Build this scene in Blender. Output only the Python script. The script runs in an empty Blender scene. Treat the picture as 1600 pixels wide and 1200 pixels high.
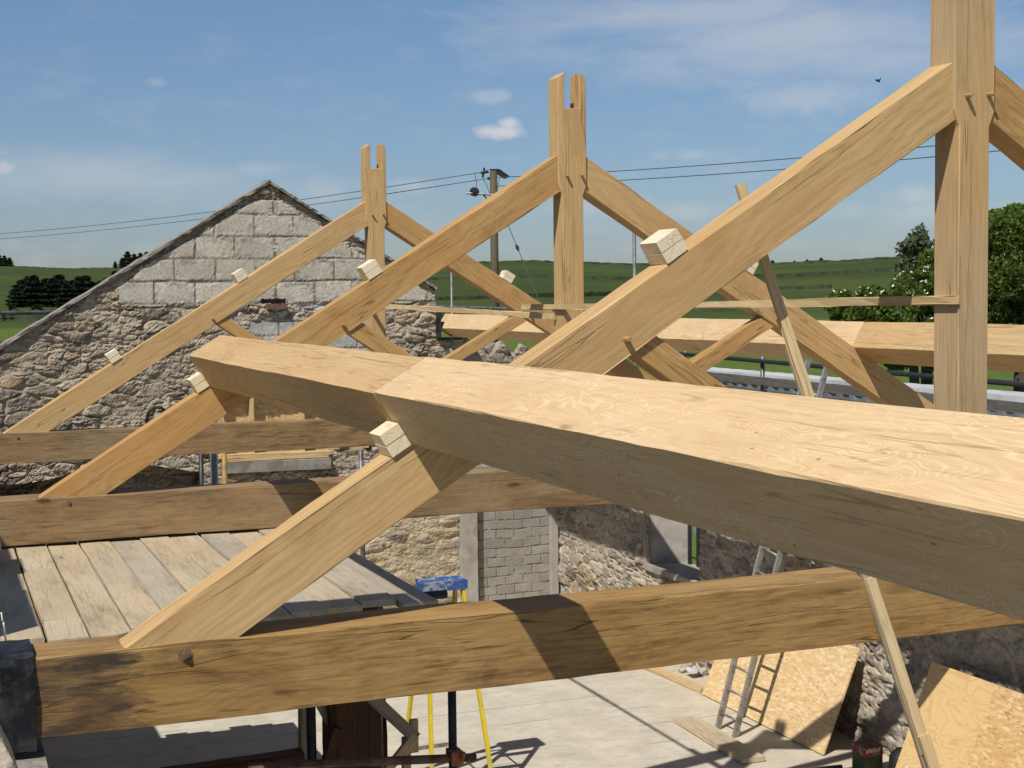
import bpy, bmesh, math, random
import numpy as np
from mathutils import Vector, Matrix
R = math.radians
sc = bpy.context.scene
COL = sc.collection
rng = random.Random(7)

# ------------------------------------------------------------------ camera
CR = Vector((.92900, -.36958, -.01184)); CU = Vector((.03272, .05025, .99820)); CW = Vector((.36861, .92768, -.05926))
CP = Vector((-4.3645, -5.3407, 1.2506)); FPX = 2276.2
CW.normalize(); CR = (CR - CW * CR.dot(CW)).normalized(); CU = CR.cross(CW)
cd = bpy.data.cameras.new("camera"); cam = bpy.data.objects.new("camera", cd); COL.objects.link(cam)
cam.matrix_world = Matrix(((CR.x, CU.x, -CW.x, CP.x), (CR.y, CU.y, -CW.y, CP.y), (CR.z, CU.z, -CW.z, CP.z), (0, 0, 0, 1)))
cd.sensor_width = 36; cd.lens = FPX / 1600 * 36; cd.clip_start = .05; cd.clip_end = 6000
sc.camera = cam

# ------------------------------------------------------------------ helpers
def tag(o, label=None, cat=None, group=None, kind=None):
    if label: o['label'] = label
    if cat: o['category'] = cat
    if group: o['group'] = group
    if kind: o['kind'] = kind
    return o
def empty(name, loc=(0, 0, 0)):
    o = bpy.data.objects.new(name, None); COL.objects.link(o); o.location = loc; o.empty_display_size = .1
    return o
def link(name, me, parent=None, mw=None):
    o = bpy.data.objects.new(name, me); COL.objects.link(o)
    if mw is None: mw = Matrix.Identity(4)
    if parent is not None:
        o.parent = parent
        # parents are only ever translated (empties) or full matrices known at build time
        o.matrix_basis = PM(parent).inverted() @ mw
    else:
        o.matrix_basis = mw
    return o
def PM(o):
    m = o.matrix_basis.copy()
    while o.parent: o = o.parent; m = o.matrix_basis @ m
    return m
def mesh(name, V, F, mat=None, smooth=False):
    me = bpy.data.meshes.new(name); me.from_pydata([tuple(v) for v in V], [], F); me.update()
    if mat: me.materials.append(mat)
    if smooth: me.polygons.foreach_set('use_smooth', [True] * len(me.polygons))
    return me
class MB:
    def __init__(s): s.V = []; s.F = []
    def add(s, V, F):
        n = len(s.V); s.V += [Vector(v) for v in V]; s.F += [[i + n for i in f] for f in F]; return s
    def box(s, c, d, M=None):
        c = Vector(c); x, y, z = [q / 2 for q in d]
        V = [Vector((a * x, b * y, e * z)) for a in (-1, 1) for b in (-1, 1) for e in (-1, 1)]
        if M is not None: V = [M @ v for v in V]
        return s.add([c + v for v in V], [(0, 1, 3, 2), (4, 6, 7, 5), (0, 4, 5, 1), (2, 3, 7, 6), (0, 2, 6, 4), (1, 5, 7, 3)])
    def tube(s, pts, r, n=10, cap=True):
        pts = [Vector(p) for p in pts]; rs = r if isinstance(r, (list, tuple)) else [r] * len(pts)
        rings = []; up = None
        for i, p in enumerate(pts):
            t = (pts[min(i + 1, len(pts) - 1)] - pts[max(i - 1, 0)]).normalized()
            if up is None: up = t.orthogonal().normalized()
            a = (up - t * up.dot(t)).normalized(); b = t.cross(a); up = a
            rings.append([p + (a * math.cos(2 * math.pi * k / n) + b * math.sin(2 * math.pi * k / n)) * rs[i] for k in range(n)])
        V = [v for q in rings for v in q]; F = []
        for i in range(len(pts) - 1):
            for k in range(n):
                F.append((i * n + k, i * n + (k + 1) % n, (i + 1) * n + (k + 1) % n, (i + 1) * n + k))
        if cap: F.append(tuple(range(n))[::-1]); F.append(tuple((len(pts) - 1) * n + k for k in range(n)))
        return s.add(V, F)
    def build(s, name, mat, parent=None, smooth=False, mw=None):
        V = s.V
        if mw is not None: inv = mw.inverted(); V = [inv @ v for v in V]
        return link(name, mesh(name, V, s.F, mat, smooth), parent, mw)
def sstep(a, b, x):
    t = np.clip((x - a) / (b - a), 0, 1); return t * t * (3 - 2 * t)
def vnoise(x, y, seed):
    xi = np.floor(x).astype(np.int64); yi = np.floor(y).astype(np.int64); fx = x - xi; fy = y - yi
    fx = fx * fx * (3 - 2 * fx); fy = fy * fy * (3 - 2 * fy)
    def h(a, b):
        n = (a * 374761393 + b * 668265263 + seed * 974711) & 0xffffffff
        n = ((n ^ (n >> 13)) * 1274126177) & 0xffffffff
        return ((n ^ (n >> 16)) & 0xffff) / 65535.
    return (h(xi, yi) * (1 - fx) + h(xi + 1, yi) * fx) * (1 - fy) + (h(xi, yi + 1) * (1 - fx) + h(xi + 1, yi + 1) * fx) * fy
def fbm(x, y, seed, o=4):
    s = 0; a = .5; t = 0
    for i in range(o):
        s = s + a * vnoise(x * 2 ** i + 17.3 * i, y * 2 ** i - 9.1 * i, seed + i); t += a; a *= .5
    return s / t

# ------------------------------------------------------------------ node helper
class NT:
    def __init__(s, name):
        s.m = bpy.data.materials.new(name); s.m.use_nodes = True; s.t = s.m.node_tree; s.t.nodes.clear()
        s.out = s.t.nodes.new('ShaderNodeOutputMaterial')
    def n(s, typ, ins=None, **kw):
        nd = s.t.nodes.new(typ)
        for k, v in kw.items(): setattr(nd, k, v)
        for k, v in (ins or {}).items(): s.set(nd.inputs[k], v)
        return nd
    def set(s, sock, v):
        if isinstance(v, bpy.types.NodeSocket): s.t.links.new(v, sock)
        elif isinstance(v, bpy.types.Node): s.t.links.new(v.outputs[0], sock)
        elif isinstance(v, (tuple, list)) and sock.type == 'RGBA' and len(v) == 3: sock.default_value = (*v, 1)
        else: sock.default_value = v
    def math(s, op, a, b=0., c=0., clamp=False):
        return s.n('ShaderNodeMath', {0: a, 1: b, 2: c}, operation=op, use_clamp=clamp).outputs[0]
    def vm(s, op, a, b=(0, 0, 0)):
        nd = s.n('ShaderNodeVectorMath', {0: a, 1: b}, operation=op)
        return nd.outputs['Value'] if op in ('LENGTH', 'DOT_PRODUCT', 'DISTANCE') else nd.outputs[0]
    def noise(s, v, sc=1., det=3., rough=.5, dist=0., out=0):
        return s.n('ShaderNodeTexNoise', {'Vector': v, 'Scale': sc, 'Detail': det, 'Roughness': rough, 'Distortion': dist}).outputs[out]
    def mix(s, f, a, b, blend='MIX'):
        nd = s.n('ShaderNodeMix', None, data_type='RGBA', blend_type=blend)
        s.set(nd.inputs[0], f); s.set(nd.inputs[6], a); s.set(nd.inputs[7], b); return nd.outputs[2]
    def mr(s, v, a, b, c=0., d=1.):
        return s.n('ShaderNodeMapRange', {0: v, 1: a, 2: b, 3: c, 4: d}, clamp=True).outputs[0]
    def bsdf(s, col, rough=.7, bump=None, bstr=.5, bdist=.01, metal=0., spec=.3, **kw):
        b = s.n('ShaderNodeBsdfPrincipled', {'Base Color': col, 'Roughness': rough, 'Metallic': metal, 'Specular IOR Level': spec})
        for k, v in kw.items(): s.set(b.inputs[k], v)
        if bump is not None:
            bn = s.n('ShaderNodeBump', {'Strength': bstr, 'Distance': bdist, 'Height': bump}); s.set(b.inputs['Normal'], bn)
        s.t.links.new(b.outputs[0], s.out.inputs[0]); return s.m
def xyz(nt, v):
    nd = nt.n('ShaderNodeSeparateXYZ', {0: v}); return nd.outputs

def wood(name, light, dark, stain=(.12, .07, .03), stain_amt=.5, stain_lo=.56, crack=1., warp=.05, grain=.5, ring_f=150., rough=.62,
         figure=0., grey=0., knots=1., saw=.3, blotch=.35, marks=.5, endstain=0.):
    t = NT(name)
    oi = t.n('ShaderNodeObjectInfo').outputs['Random']
    off = t.math('MULTIPLY', oi, 61.)
    cb = t.n('ShaderNodeCombineXYZ', {0: off, 1: t.math('MULTIPLY', off, 0.37), 2: t.math('MULTIPLY', off, .73)})
    P = t.vm('ADD', t.n('ShaderNodeTexCoord').outputs['Object'], cb)
    P0 = t.n('ShaderNodeTexCoord').outputs['Object']
    def S(a, b, c): return t.vm('MULTIPLY', P, (a, b, c))
    # knots
    vk = t.n('ShaderNodeTexVoronoi', {'Vector': t.vm('ADD', S(1.5, 4.2, 4.2), t.vm('MULTIPLY', t.noise(S(9, 9, 9), 1., 2, out=1), (.12, .12, .12))), 'Scale': 1.})
    sel = t.math('GREATER_THAN', xyz(t, vk.outputs['Color'])[0], 1 - .42 * knots)
    kd = vk.outputs['Distance']
    kn = t.math('MULTIPLY', t.mr(kd, .045, .095, 1, 0), sel)
    kh = t.math('MULTIPLY', t.mr(kd, .0, .5, 1, 0), sel)
    # growth figure
    wv = t.vm('MULTIPLY', t.vm('SUBTRACT', t.noise(S(1.1, 3.2, 3.2), 1., 2, out=1), (.5, .5, .5)), (0, warp * 5, warp * 5))
    q = t.vm('ADD', t.vm('MULTIPLY', P0, (.05, 1, 1)), wv)
    lo = t.vm('ADD', q, t.n('ShaderNodeCombineXYZ', {0: 0., 1: t.math('MULTIPLY_ADD', oi, .3, .07), 2: t.math('MULTIPLY_ADD', oi, -.35, .14)}).outputs[0])
    rad = t.math('ADD', t.vm('LENGTH', lo), t.math('MULTIPLY', kh, .06))
    rad = t.math('ADD', rad, t.math('MULTIPLY', t.noise(S(2, 14, 14), 1., 3), .02))
    ring = t.math('MULTIPLY_ADD', t.math('SINE', t.math('MULTIPLY', rad, ring_f * 2)), .5, .5)
    ring2 = t.math('MULTIPLY_ADD', t.math('SINE', t.math('MULTIPLY', rad, ring_f * .61)), .5, .5)
    fib = t.noise(S(7, 170, 170), 1., 4, .75)
    med = t.noise(S(.7, 46, 46), 1., 6, .76)
    blo = t.noise(S(.9, 2.6, 2.6), 1., 3, .55)
    f = t.math('ADD', t.math('MULTIPLY', ring, .10), t.math('MULTIPLY', ring2, .05))
    f = t.math('ADD', f, t.math('MULTIPLY', fib, .42)); f = t.math('ADD', f, t.math('MULTIPLY', med, .45))
    f = t.mr(f, .36, .66)
    f = t.math('MULTIPLY', f, grain)
    col = t.mix(f, light, dark)
    b2 = t.mr(blo, .32, .68)
    tint = tuple(min(1, c * k) for c, k in zip(dark, (1.35, 1.2, .95)))
    col = t.mix(t.math('MULTIPLY', b2, blotch), col, tint)
    if figure:
        wf = t.vm('MULTIPLY', t.vm('SUBTRACT', t.noise(S(1.6, 3.4, 3.4), 1., 3, .55, .4, out=1), (.5, .5, .5)), (.9, .9, .9))
        fz = t.noise(t.vm('ADD', S(1.1, 6.5, 6.5), wf), 1., 3, .5, .5)
        fl = t.math('MULTIPLY_ADD', t.math('SINE', t.math('MULTIPLY', fz, 300.)), .5, .5)
        fl = t.math('POWER', fl, 5.)
        am = t.mr(t.noise(S(1.6, 6, 6), 1., 4), .36, .62)
        pale = tuple(min(.96, c * 1.22 + .03) for c in light)
        col = t.mix(t.math('MULTIPLY', t.math('MULTIPLY', fl, am), figure), col, pale)
    # stains
    sn = t.math('ADD', t.math('MULTIPLY', t.noise(S(1.7, 5., 5.), 1., 8, .74, .5), .66), t.math('MULTIPLY', t.noise(S(4.5, 60, 60), 1., 4, .75), .34))
    sm = t.math('MULTIPLY', t.mr(sn, stain_lo - .03, stain_lo + .11), stain_amt)
    sm = t.math('MULTIPLY', sm, t.mr(t.noise(S(3, 40, 40), 1., 3), .25, .6, .45, 1))
    col = t.mix(sm, col, stain)
    if endstain:
        ex = t.math('ADD', xyz(t, P0)[0], t.math('MULTIPLY', t.math('SUBTRACT', t.noise(t.vm('MULTIPLY', P0, (3, 16, 16)), 1., 6, .7), .5), .55))
        em = t.math('MULTIPLY', t.mr(ex, endstain - .03, endstain + .02, 1, 0), t.mr(t.noise(t.vm('MULTIPLY', P0, (5, 22, 22)), 1., 5, .7), .35, .6, .25, 1.))
        em = t.math('MULTIPLY', em, t.mr(xyz(t, P0)[2], .138, .143, 1, 0))
        col = t.mix(em, col, (.055, .040, .030))
    if grey:
        gn = t.noise(S(.9, 2.2, 2.2), 1., 5, .6); col = t.mix(t.math('MULTIPLY', t.mr(gn, .42, .6), grey), col, (.30, .26, .205))
    # kerf marks across the grain
    sx = t.math('MULTIPLY_ADD', t.math('SINE', t.math('MULTIPLY_ADD', xyz(t, P)[0], 420., t.math('MULTIPLY', t.noise(S(2, 5, 5), 1., 1), 30.))), .5, .5)
    sw = t.math('MULTIPLY', t.math('MULTIPLY', sx, t.mr(t.noise(S(1.2, 4, 4), 1., 2), .45, .65)), saw * .16)
    col = t.mix(sw, col, dark)
    # short dark pore and ray marks
    pm = t.noise(S(4.5, 75, 75), 1., 4, .6, .3); pmk = t.mr(t.noise(S(1.3, 3.5, 3.5), 1., 3), .40, .62, .15, 1)
    col = t.mix(t.math('MULTIPLY', t.math('MULTIPLY', t.mr(pm, .56, .68), pmk), marks), col, tuple(c * .45 for c in dark))
    # drying shakes
    def crk(a, b, w, th, d=.5):
        cn = t.math('ABSOLUTE', t.math('SUBTRACT', t.noise(S(a, b, b), 1., 3, .45, d), .5))
        m = t.mr(t.noise(S(1.4, 4.5, 4.5), 1., 2), th, th + .05)
        return t.math('MULTIPLY', t.mr(cn, w * .35, w, 1, 0), m)
    ck = t.math('MAXIMUM', crk(.28, 6.5, .0050, .49, .2), t.math('MULTIPLY', crk(.6, 17., .0105, .53, .25), .75))
    Px, Py, Pz = xyz(t, P0)
    def longcrack(seed, c0, amp, wd_, th):
        xo = t.math('MULTIPLY_ADD', oi, 31. + seed * 7, seed * 3.7)
        xv = t.n('ShaderNodeCombineXYZ', {0: t.math('MULTIPLY', Px, .8), 1: xo, 2: 0.}).outputs[0]
        w0 = t.math('MULTIPLY', t.math('SUBTRACT', t.noise(xv, 1., 5, .55), .5), amp)
        cen = t.math('ADD', w0, t.math('MULTIPLY', t.math('SUBTRACT', t.math('FRACT', t.math('MULTIPLY', oi, 7.3 + seed * 5.1)), .5), c0))
        dd = t.math('ABSOLUTE', t.math('SUBTRACT', t.math('ADD', Pz, t.math('MULTIPLY', Py, .85)), cen))
        xm = t.n('ShaderNodeCombineXYZ', {0: t.math('MULTIPLY', Px, 1.3), 1: xo, 2: 5.}).outputs[0]
        mk = t.mr(t.noise(xm, 1., 4, .6), th, th + .12)
        wid = t.math('MULTIPLY', mk, wd_)
        return t.math('MULTIPLY', t.math('LESS_THAN', dd, wid), 1.)
    ck = t.math('MAXIMUM', ck, t.math('MAXIMUM', longcrack(1, .12, .16, .0024, .46), longcrack(2, .2, .10, .0017, .48)))
    ck = t.math('MULTIPLY', ck, crack, clamp=True)
    dk = tuple(c * .16 for c in dark)
    col = t.mix(t.math('MULTIPLY', ck, .85), col, dk)
    col = t.mix(t.math('MULTIPLY', kh, .35), col, dark)
    col = t.mix(t.math('MULTIPLY', kn, .8), col, tuple(c * .3 for c in dark))
    spk = t.n('ShaderNodeTexVoronoi', {'Vector': S(9, 18, 18), 'Scale': 1.})
    sp = t.math('MULTIPLY', t.mr(spk.outputs['Distance'], .03, .09, 1, 0), t.math('GREATER_THAN', xyz(t, spk.outputs['Color'])[1], .86))
    col = t.mix(t.math('MULTIPLY', sp, .7), col, tuple(c * .35 for c in dark))
    h = t.math('SUBTRACT', t.math('ADD', t.math('MULTIPLY', fib, .25), t.math('MULTIPLY', sx, .05 * saw)), t.math('MULTIPLY', ck, 1.6))
    h = t.math('ADD', h, t.math('MULTIPLY', med, .25))
    return t.bsdf(col, t.mr(fib, .3, .7, rough - .08, rough + .12), h, .55, .004, spec=.22)

M = {}
M['oak'] = wood('oak', (.62, .435, .22), (.36, .21, .082), (.15, .085, .032), .4, .57, .55, grain=.66, blotch=.35, marks=.38, warp=.03, ring_f=190.)
M['oak_warm'] = wood('oak_warm', (.57, .375, .165), (.32, .17, .056), (.13, .068, .024), .5, .54, .6, grain=.7, blotch=.45, marks=.45, warp=.03, ring_f=180.)
M['oak_post'] = wood('oak_post', (.58, .415, .22), (.36, .225, .098), (.17, .11, .05), .45, .56, .45, grain=.6, grey=.3, saw=1., marks=.32, warp=.03)
M['oak_tie'] = wood('oak_tie', (.44, .285, .11), (.23, .125, .042), (.105, .048, .016), .78, .5, .8, warp=.03, ring_f=190., endstain=.83, grain=.7, grey=.06, knots=1.3, blotch=.4, marks=.9)
M['oak_tie_dull'] = wood('oak_tie_dull', (.37, .255, .13), (.20, .122, .055), (.085, .05, .025), .65, .49, .7, warp=.03, ring_f=190., grain=.68, grey=.18, blotch=.45, marks=.8)
M['oak_fig'] = wood('oak_figured', (.66, .495, .30), (.49, .32, .16), (.30, .18, .08), .25, .62, .4, warp=.05, grain=.62, figure=.6, ring_f=170., saw=.7, blotch=.3, marks=.32, knots=1.2)
M['oak_purlin'] = wood('oak_purlin', (.58, .415, .225), (.39, .24, .105), (.22, .13, .065), .5, .56, .45, warp=.04, grain=.62, figure=.1, saw=.6, ring_f=120., blotch=.45, marks=.35)
M['pine'] = wood('pine', (.62, .50, .30), (.43, .29, .13), (.2, .14, .07), .35, .6, .4, grain=.65, ring_f=110., knots=.9, marks=.3)
M['pine_block'] = wood('pine_block', (.80, .73, .57), (.60, .47, .28), (.25, .2, .13), .4, .62, .35, grain=.45, ring_f=160., knots=.8, warp=.02, marks=.3)
M['pine_grey'] = wood('pine_grey', (.38, .34, .26), (.24, .19, .13), (.15, .11, .07), .4, .56, .6, grain=.7, knots=.8)
M['board'] = wood('board', (.55, .48, .355), (.40, .32, .21), (.17, .13, .085), .6, .53, .3, grain=.5, grey=.3, saw=.1, blotch=.55, marks=.5)
M['board_grey'] = wood('board_grey', (.48, .44, .365), (.34, .295, .23), (.15, .12, .09), .6, .53, .3, grain=.5, grey=.4, saw=.1, blotch=.55, marks=.5)
M['toe'] = wood('toe_board_wood', (.15, .145, .13), (.09, .085, .075), (.05, .045, .04), .5, .5, .5, grain=.6)
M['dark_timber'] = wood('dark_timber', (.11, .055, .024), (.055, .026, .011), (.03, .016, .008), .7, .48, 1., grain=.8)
M['peg'] = wood('peg', (.44, .27, .12), (.27, .145, .055), (.1, .05, .02), .3, .6, .3)

def plain(name, col, rough=.6, metal=0., var=.25, scale=14., bump=.2, spec=.4, dirt=None):
    t = NT(name); P = t.n('ShaderNodeTexCoord').outputs['Object']
    n = t.noise(P, scale, 5, .65); c = t.mix(t.mr(n, .3, .7), tuple(x * (1 + var) for x in col), tuple(x * (1 - var) for x in col))
    if dirt: c = t.mix(t.mr(t.noise(P, scale * .45, 6, .7), .5, .6), c, dirt)
    return t.bsdf(c, t.mr(n, .2, .8, rough - .1, rough + .1), n, bump, .004, metal, spec)
M['steel_dark'] = plain('steel_dark', (.035, .038, .04), .5, .3, .3, 12)
M['galv'] = plain('galvanised', (.20, .205, .205), .5, .5, .25, 9, dirt=(.10, .095, .09))
M['bolt'] = plain('bolt_steel', (.17, .12, .075), .7, .3, .3, 40, dirt=(.26, .17, .08))
M['rust'] = plain('rusty_steel', (.16, .10, .075), .8, .1, .35, 18, dirt=(.09, .05, .035))
M['coupler'] = plain('coupler', (.32, .13, .05), .7, .2, .3, 30)
M['ochre'] = plain('ochre_prop', (.34, .20, .06), .6, .1, .2, 20, dirt=(.2, .15, .09))
M['alu'] = plain('aluminium', (.34, .325, .30), .5, .5, .2, 20, dirt=(.2, .185, .17))
M['yellow'] = plain('yellow_fibreglass', (.66, .50, .02), .5, 0, .08, 12, dirt=(.5, .40, .08))
M['blue'] = plain('blue_plastic', (.03, .09, .30), .5, 0, .2, 25, dirt=(.32, .34, .36))
M['dpc'] = plain('black_plastic', (.008, .009, .012), .5, 0, .35, 11, 1., .3, dirt=(.035, .036, .038))
M['black'] = plain('black_rubber', (.012, .012, .013), .6, 0, .3, 10)
M['white'] = plain('white_wire', (.6, .58, .52), .5, .2, .1, 10)
M['cable'] = plain('cable', (.07, .075, .08), .5, 0, .1, 10)
M['brick'] = plain('red_brick', (.15, .08, .06), .9, 0, .3, 30, .6)
M['lintel'] = plain('concrete_lintel', (.27, .255, .23), .9, 0, .18, 9, .6, .2, dirt=(.19, .175, .15))
M['render'] = plain('cement_render', (.36, .335, .295), .92, 0, .15, 5, .5, .2, dirt=(.28, .255, .215))
M['mortar'] = plain('mortar', (.27, .245, .21), .95, 0, .3, 22, 1., .1, dirt=(.17, .155, .14))
M['grey_clad'] = plain('grey_cladding', (.20, .22, .235), .5, .2, .12, 3, .1, dirt=(.16, .17, .18))
M['white_clad'] = plain('white_roof_sheet', (.55, .555, .56), .5, 0, .1, 2, .1, dirt=(.42, .42, .42))
M['pole'] = wood('pole_wood', (.12, .10, .06), (.07, .055, .03), (.05, .05, .04), .5, .5, .6)
M['bark'] = plain('bark', (.09, .07, .05), .95, 0, .3, 12, 1.)
M['blossom'] = plain('blossom', (.75, .73, .66), .8, 0, .05, 9)
M['red_tin'] = plain('red_tin', (.20, .03, .02), .6, .1, .3, 25, dirt=(.25, .22, .2))
M['green_tin'] = plain('green_tin', (.045, .07, .025), .6, .1, .4, 8)

def attr_mat(name, rough=.93, bdist=.012, bstr=.8, mott=.35, sc=28.):
    t = NT(name); P = t.n('ShaderNodeTexCoord').outputs['Object']
    a = t.n('ShaderNodeAttribute', attribute_name='Col').outputs['Color']
    n1 = t.noise(P, sc, 7, .7); n2 = t.noise(P, sc * .23, 5, .65, .4); n3 = t.noise(P, sc * 3, 4, .7)
    c = t.mix(t.mr(n1, .3, .7), t.mix(1., a, (1 + mott, 1 + mott * .95, 1 + mott * .85), 'MULTIPLY'), t.mix(1., a, (1 - mott, 1 - mott, 1 - mott * .95), 'MULTIPLY'))
    c = t.mix(t.math('MULTIPLY', t.mr(n2, .52, .66), .4), c, t.mix(1., a, (1.15, .93, .68), 'MULTIPLY'))
    c = t.mix(t.math('MULTIPLY', t.mr(n3, .62, .72), .5), c, (.10, .09, .075))
    h = t.math('ADD', t.math('MULTIPLY', n1, .7), t.math('MULTIPLY', n3, .25)); h = t.math('ADD', h, n2)
    return t.bsdf(c, rough, h, bstr, bdist, spec=.15)
M['stone'] = attr_mat('rubble_stone'); M['blocks'] = attr_mat('concrete_blocks', mott=.13, sc=40., bdist=.004, bstr=.7)

def osb(name, cols, sc=1.):
    t = NT(name); P = t.n('ShaderNodeTexCoord').outputs['Object']
    def lay(rot, s, w):
        m = t.n('ShaderNodeMapping', {'Vector': P, 'Rotation': (0, 0, rot), 'Scale': (s * .32, s, s)}).outputs[0]
        m = t.vm('ADD', m, t.vm('MULTIPLY', t.noise(P, 22, 2, out=1), (w, w, w)))
        return t.n('ShaderNodeTexVoronoi', {'Vector': m, 'Scale': 1., 'Randomness': 1.})
    a = lay(.5, 55 * sc, .8); b = lay(-.7, 48 * sc, .8); c3 = lay(1.5, 60 * sc, .8)
    ra = xyz(t, a.outputs['Color'])[0]; rb = xyz(t, b.outputs['Color'])[1]; rc = xyz(t, c3.outputs['Color'])[2]
    c = t.mix(ra, cols[0], cols[1]); c = t.mix(t.math('GREATER_THAN', rb, .6), c, t.mix(xyz(t, b.outputs['Color'])[0], cols[1], cols[2]))
    c = t.mix(t.math('GREATER_THAN', rc, .8), c, t.mix(xyz(t, c3.outputs['Color'])[0], cols[2], cols[3]))
    c = t.mix(t.math('MULTIPLY', t.mr(t.noise(P, 2.2, 4), .45, .65), .25), c, cols[0])
    h = t.math('ADD', ra, t.math('ADD', rb, rc))
    return t.bsdf(c, .6, h, .35, .002, spec=.25)
M['osb'] = osb('osb', ((.56, .38, .18), (.65, .47, .25), (.73, .58, .36), (.47, .30, .14)))
M['osb_old'] = osb('osb_orange', ((.50, .31, .13), (.59, .39, .18), (.69, .52, .29), (.38, .20, .08)))
def ply():
    t = NT('plywood'); P = t.n('ShaderNodeTexCoord').outputs['Object']
    q = t.vm('ADD', t.vm('MULTIPLY', P, (1.1, 3.2, 1)), t.vm('MULTIPLY', t.noise(P, 1.2, 2, out=1), (1, 1.3, 0)))
    w = t.noise(q, 1.5, 2, .5, .8); r = t.math('MULTIPLY_ADD', t.math('SINE', t.math('MULTIPLY', w, 70.)), .5, .5); r = t.math('POWER', r, 3.)
    f = t.noise(t.vm('MULTIPLY', P, (4, 120, 1)), 1., 3)
    c = t.mix(t.math('MULTIPLY', r, .42), (.66, .47, .23), (.44, .26, .10)); c = t.mix(t.math('MULTIPLY', f, .3), c, (.5, .33, .15))
    k = t.n('ShaderNodeTexVoronoi', {'Vector': t.vm('MULTIPLY', P, (3, 3, 0)), 'Scale': 1.})
    kk = t.math('MULTIPLY', t.mr(k.outputs['Distance'], .04, .07, 1, 0), t.math('GREATER_THAN', xyz(t, k.outputs['Color'])[0], .45))
    c = t.mix(t.math('MULTIPLY', kk, .7), c, (.13, .07, .03))
    return t.bsdf(c, .6, f, .3, .002, spec=.25)
M['ply'] = ply()
def floor_mat():
    t = NT('dusty_floor_boards'); P = t.n('ShaderNodeTexCoord').outputs['Object']; x, y, z = xyz(t, P)
    wob = t.math('MULTIPLY', t.math('SUBTRACT', t.noise(t.vm('MULTIPLY', P, (1.5, 1, 1)), 1., 3), .5), .02)
    row = t.math('DIVIDE', t.math('ADD', t.math('ADD', y, .22), wob), .61)
    d = t.math('ABSOLUTE', t.math('SUBTRACT', t.math('FRACT', row), .5))
    seam = t.mr(d, .487, .493)
    xo = t.math('DIVIDE', t.math('ADD', x, t.math('MULTIPLY', t.math('FLOOR', row), .87)), 2.4)
    d2 = t.math('ABSOLUTE', t.math('SUBTRACT', t.math('FRACT', xo), .5)); seam2 = t.math('MULTIPLY', t.mr(d2, .4978, .4992), .15)
    vis = t.mr(t.noise(t.vm('MULTIPLY', P, (1.1, 1.7, 1)), 1., 4), .47, .56)
    sm = t.math('MULTIPLY', t.math('MAXIMUM', seam, seam2), vis)
    n = t.noise(P, 3.2, 7, .68); n2 = t.noise(t.vm('MULTIPLY', P, (1, 2.2, 1)), 6, 5, .7); n3 = t.noise(t.vm('MULTIPLY', P, (.5, 3, 1)), 10, 4, .6, 1.)
    c = t.mix(t.mr(n, .35, .65), (.57, .525, .435), (.46, .42, .34)); c = t.mix(t.math('MULTIPLY', t.mr(n2, .54, .68), .5), c, (.33, .295, .24))
    c = t.mix(t.math('MULTIPLY', t.mr(n3, .6, .68), .4), c, (.29, .25, .2)); c = t.mix(t.math('MULTIPLY', t.mr(x, 2.2, 4.), .25), c, (.50, .38, .25))
    ch = t.n('ShaderNodeTexVoronoi', {'Vector': t.vm('ADD', t.vm('MULTIPLY', P, (5, 9, 0)), t.vm('MULTIPLY', t.noise(P, 7, 2, out=1), (.5, .5, 0))), 'Scale': 1.})
    chm = t.math('MULTIPLY', t.mr(ch.outputs['Distance'], .05, .12, 1, 0), t.math('GREATER_THAN', xyz(t, ch.outputs['Color'])[0], .84))
    c = t.mix(t.math('MULTIPLY', chm, .6), c, t.mix(xyz(t, ch.outputs['Color'])[1], (.20, .16, .11), (.62, .52, .36)))
    c = t.mix(t.math('MULTIPLY', sm, .8), c, (.12, .09, .06))
    return t.bsdf(c, .85, t.math('SUBTRACT', t.math('ADD', n, n2), sm), .35, .008, spec=.2)
M['floor'] = floor_mat()
def ground_mat():
    t = NT('pasture'); P = t.n('ShaderNodeTexCoord').outputs['Object']
    n = t.noise(P, .02, 5, .6); n2 = t.noise(P, .35, 6, .7); n3 = t.noise(P, 3., 4, .7); n4 = t.noise(t.vm('MULTIPLY', P, (1, 2.5, 1)), .06, 5, .65)
    c = t.mix(t.mr(n2, .3, .7), (.052, .076, .017), (.076, .102, .024)); c = t.mix(t.mr(n, .4, .62), c, (.040, .060, .017))
    c = t.mix(t.math('MULTIPLY', t.mr(n4, .52, .68), .6), c, (.062, .060, .022)); c = t.mix(t.math('MULTIPLY', t.mr(n3, .5, .75), .45), c, (.024, .040, .010))
    dd = t.vm('LENGTH', t.vm('ADD', P, (4.4, 5.3, 0))); c = t.mix(t.mr(t.math('ADD', dd, t.math('MULTIPLY', n, 12.)), 112, 118, .75, 0), c, t.mix(t.mr(n2, .3, .7), (.085, .135, .024), (.125, .175, .034)))
    c = t.mix(t.mr(t.math('ADD', dd, t.math('MULTIPLY', n2, 4.)), 24, 27, 1, 0), c, t.mix(t.mr(n3, .3, .7), (.30, .265, .21), (.20, .175, .14)))
    return t.bsdf(c, .95, n3, .5, .1, spec=.1)
M['ground'] = ground_mat()
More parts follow.
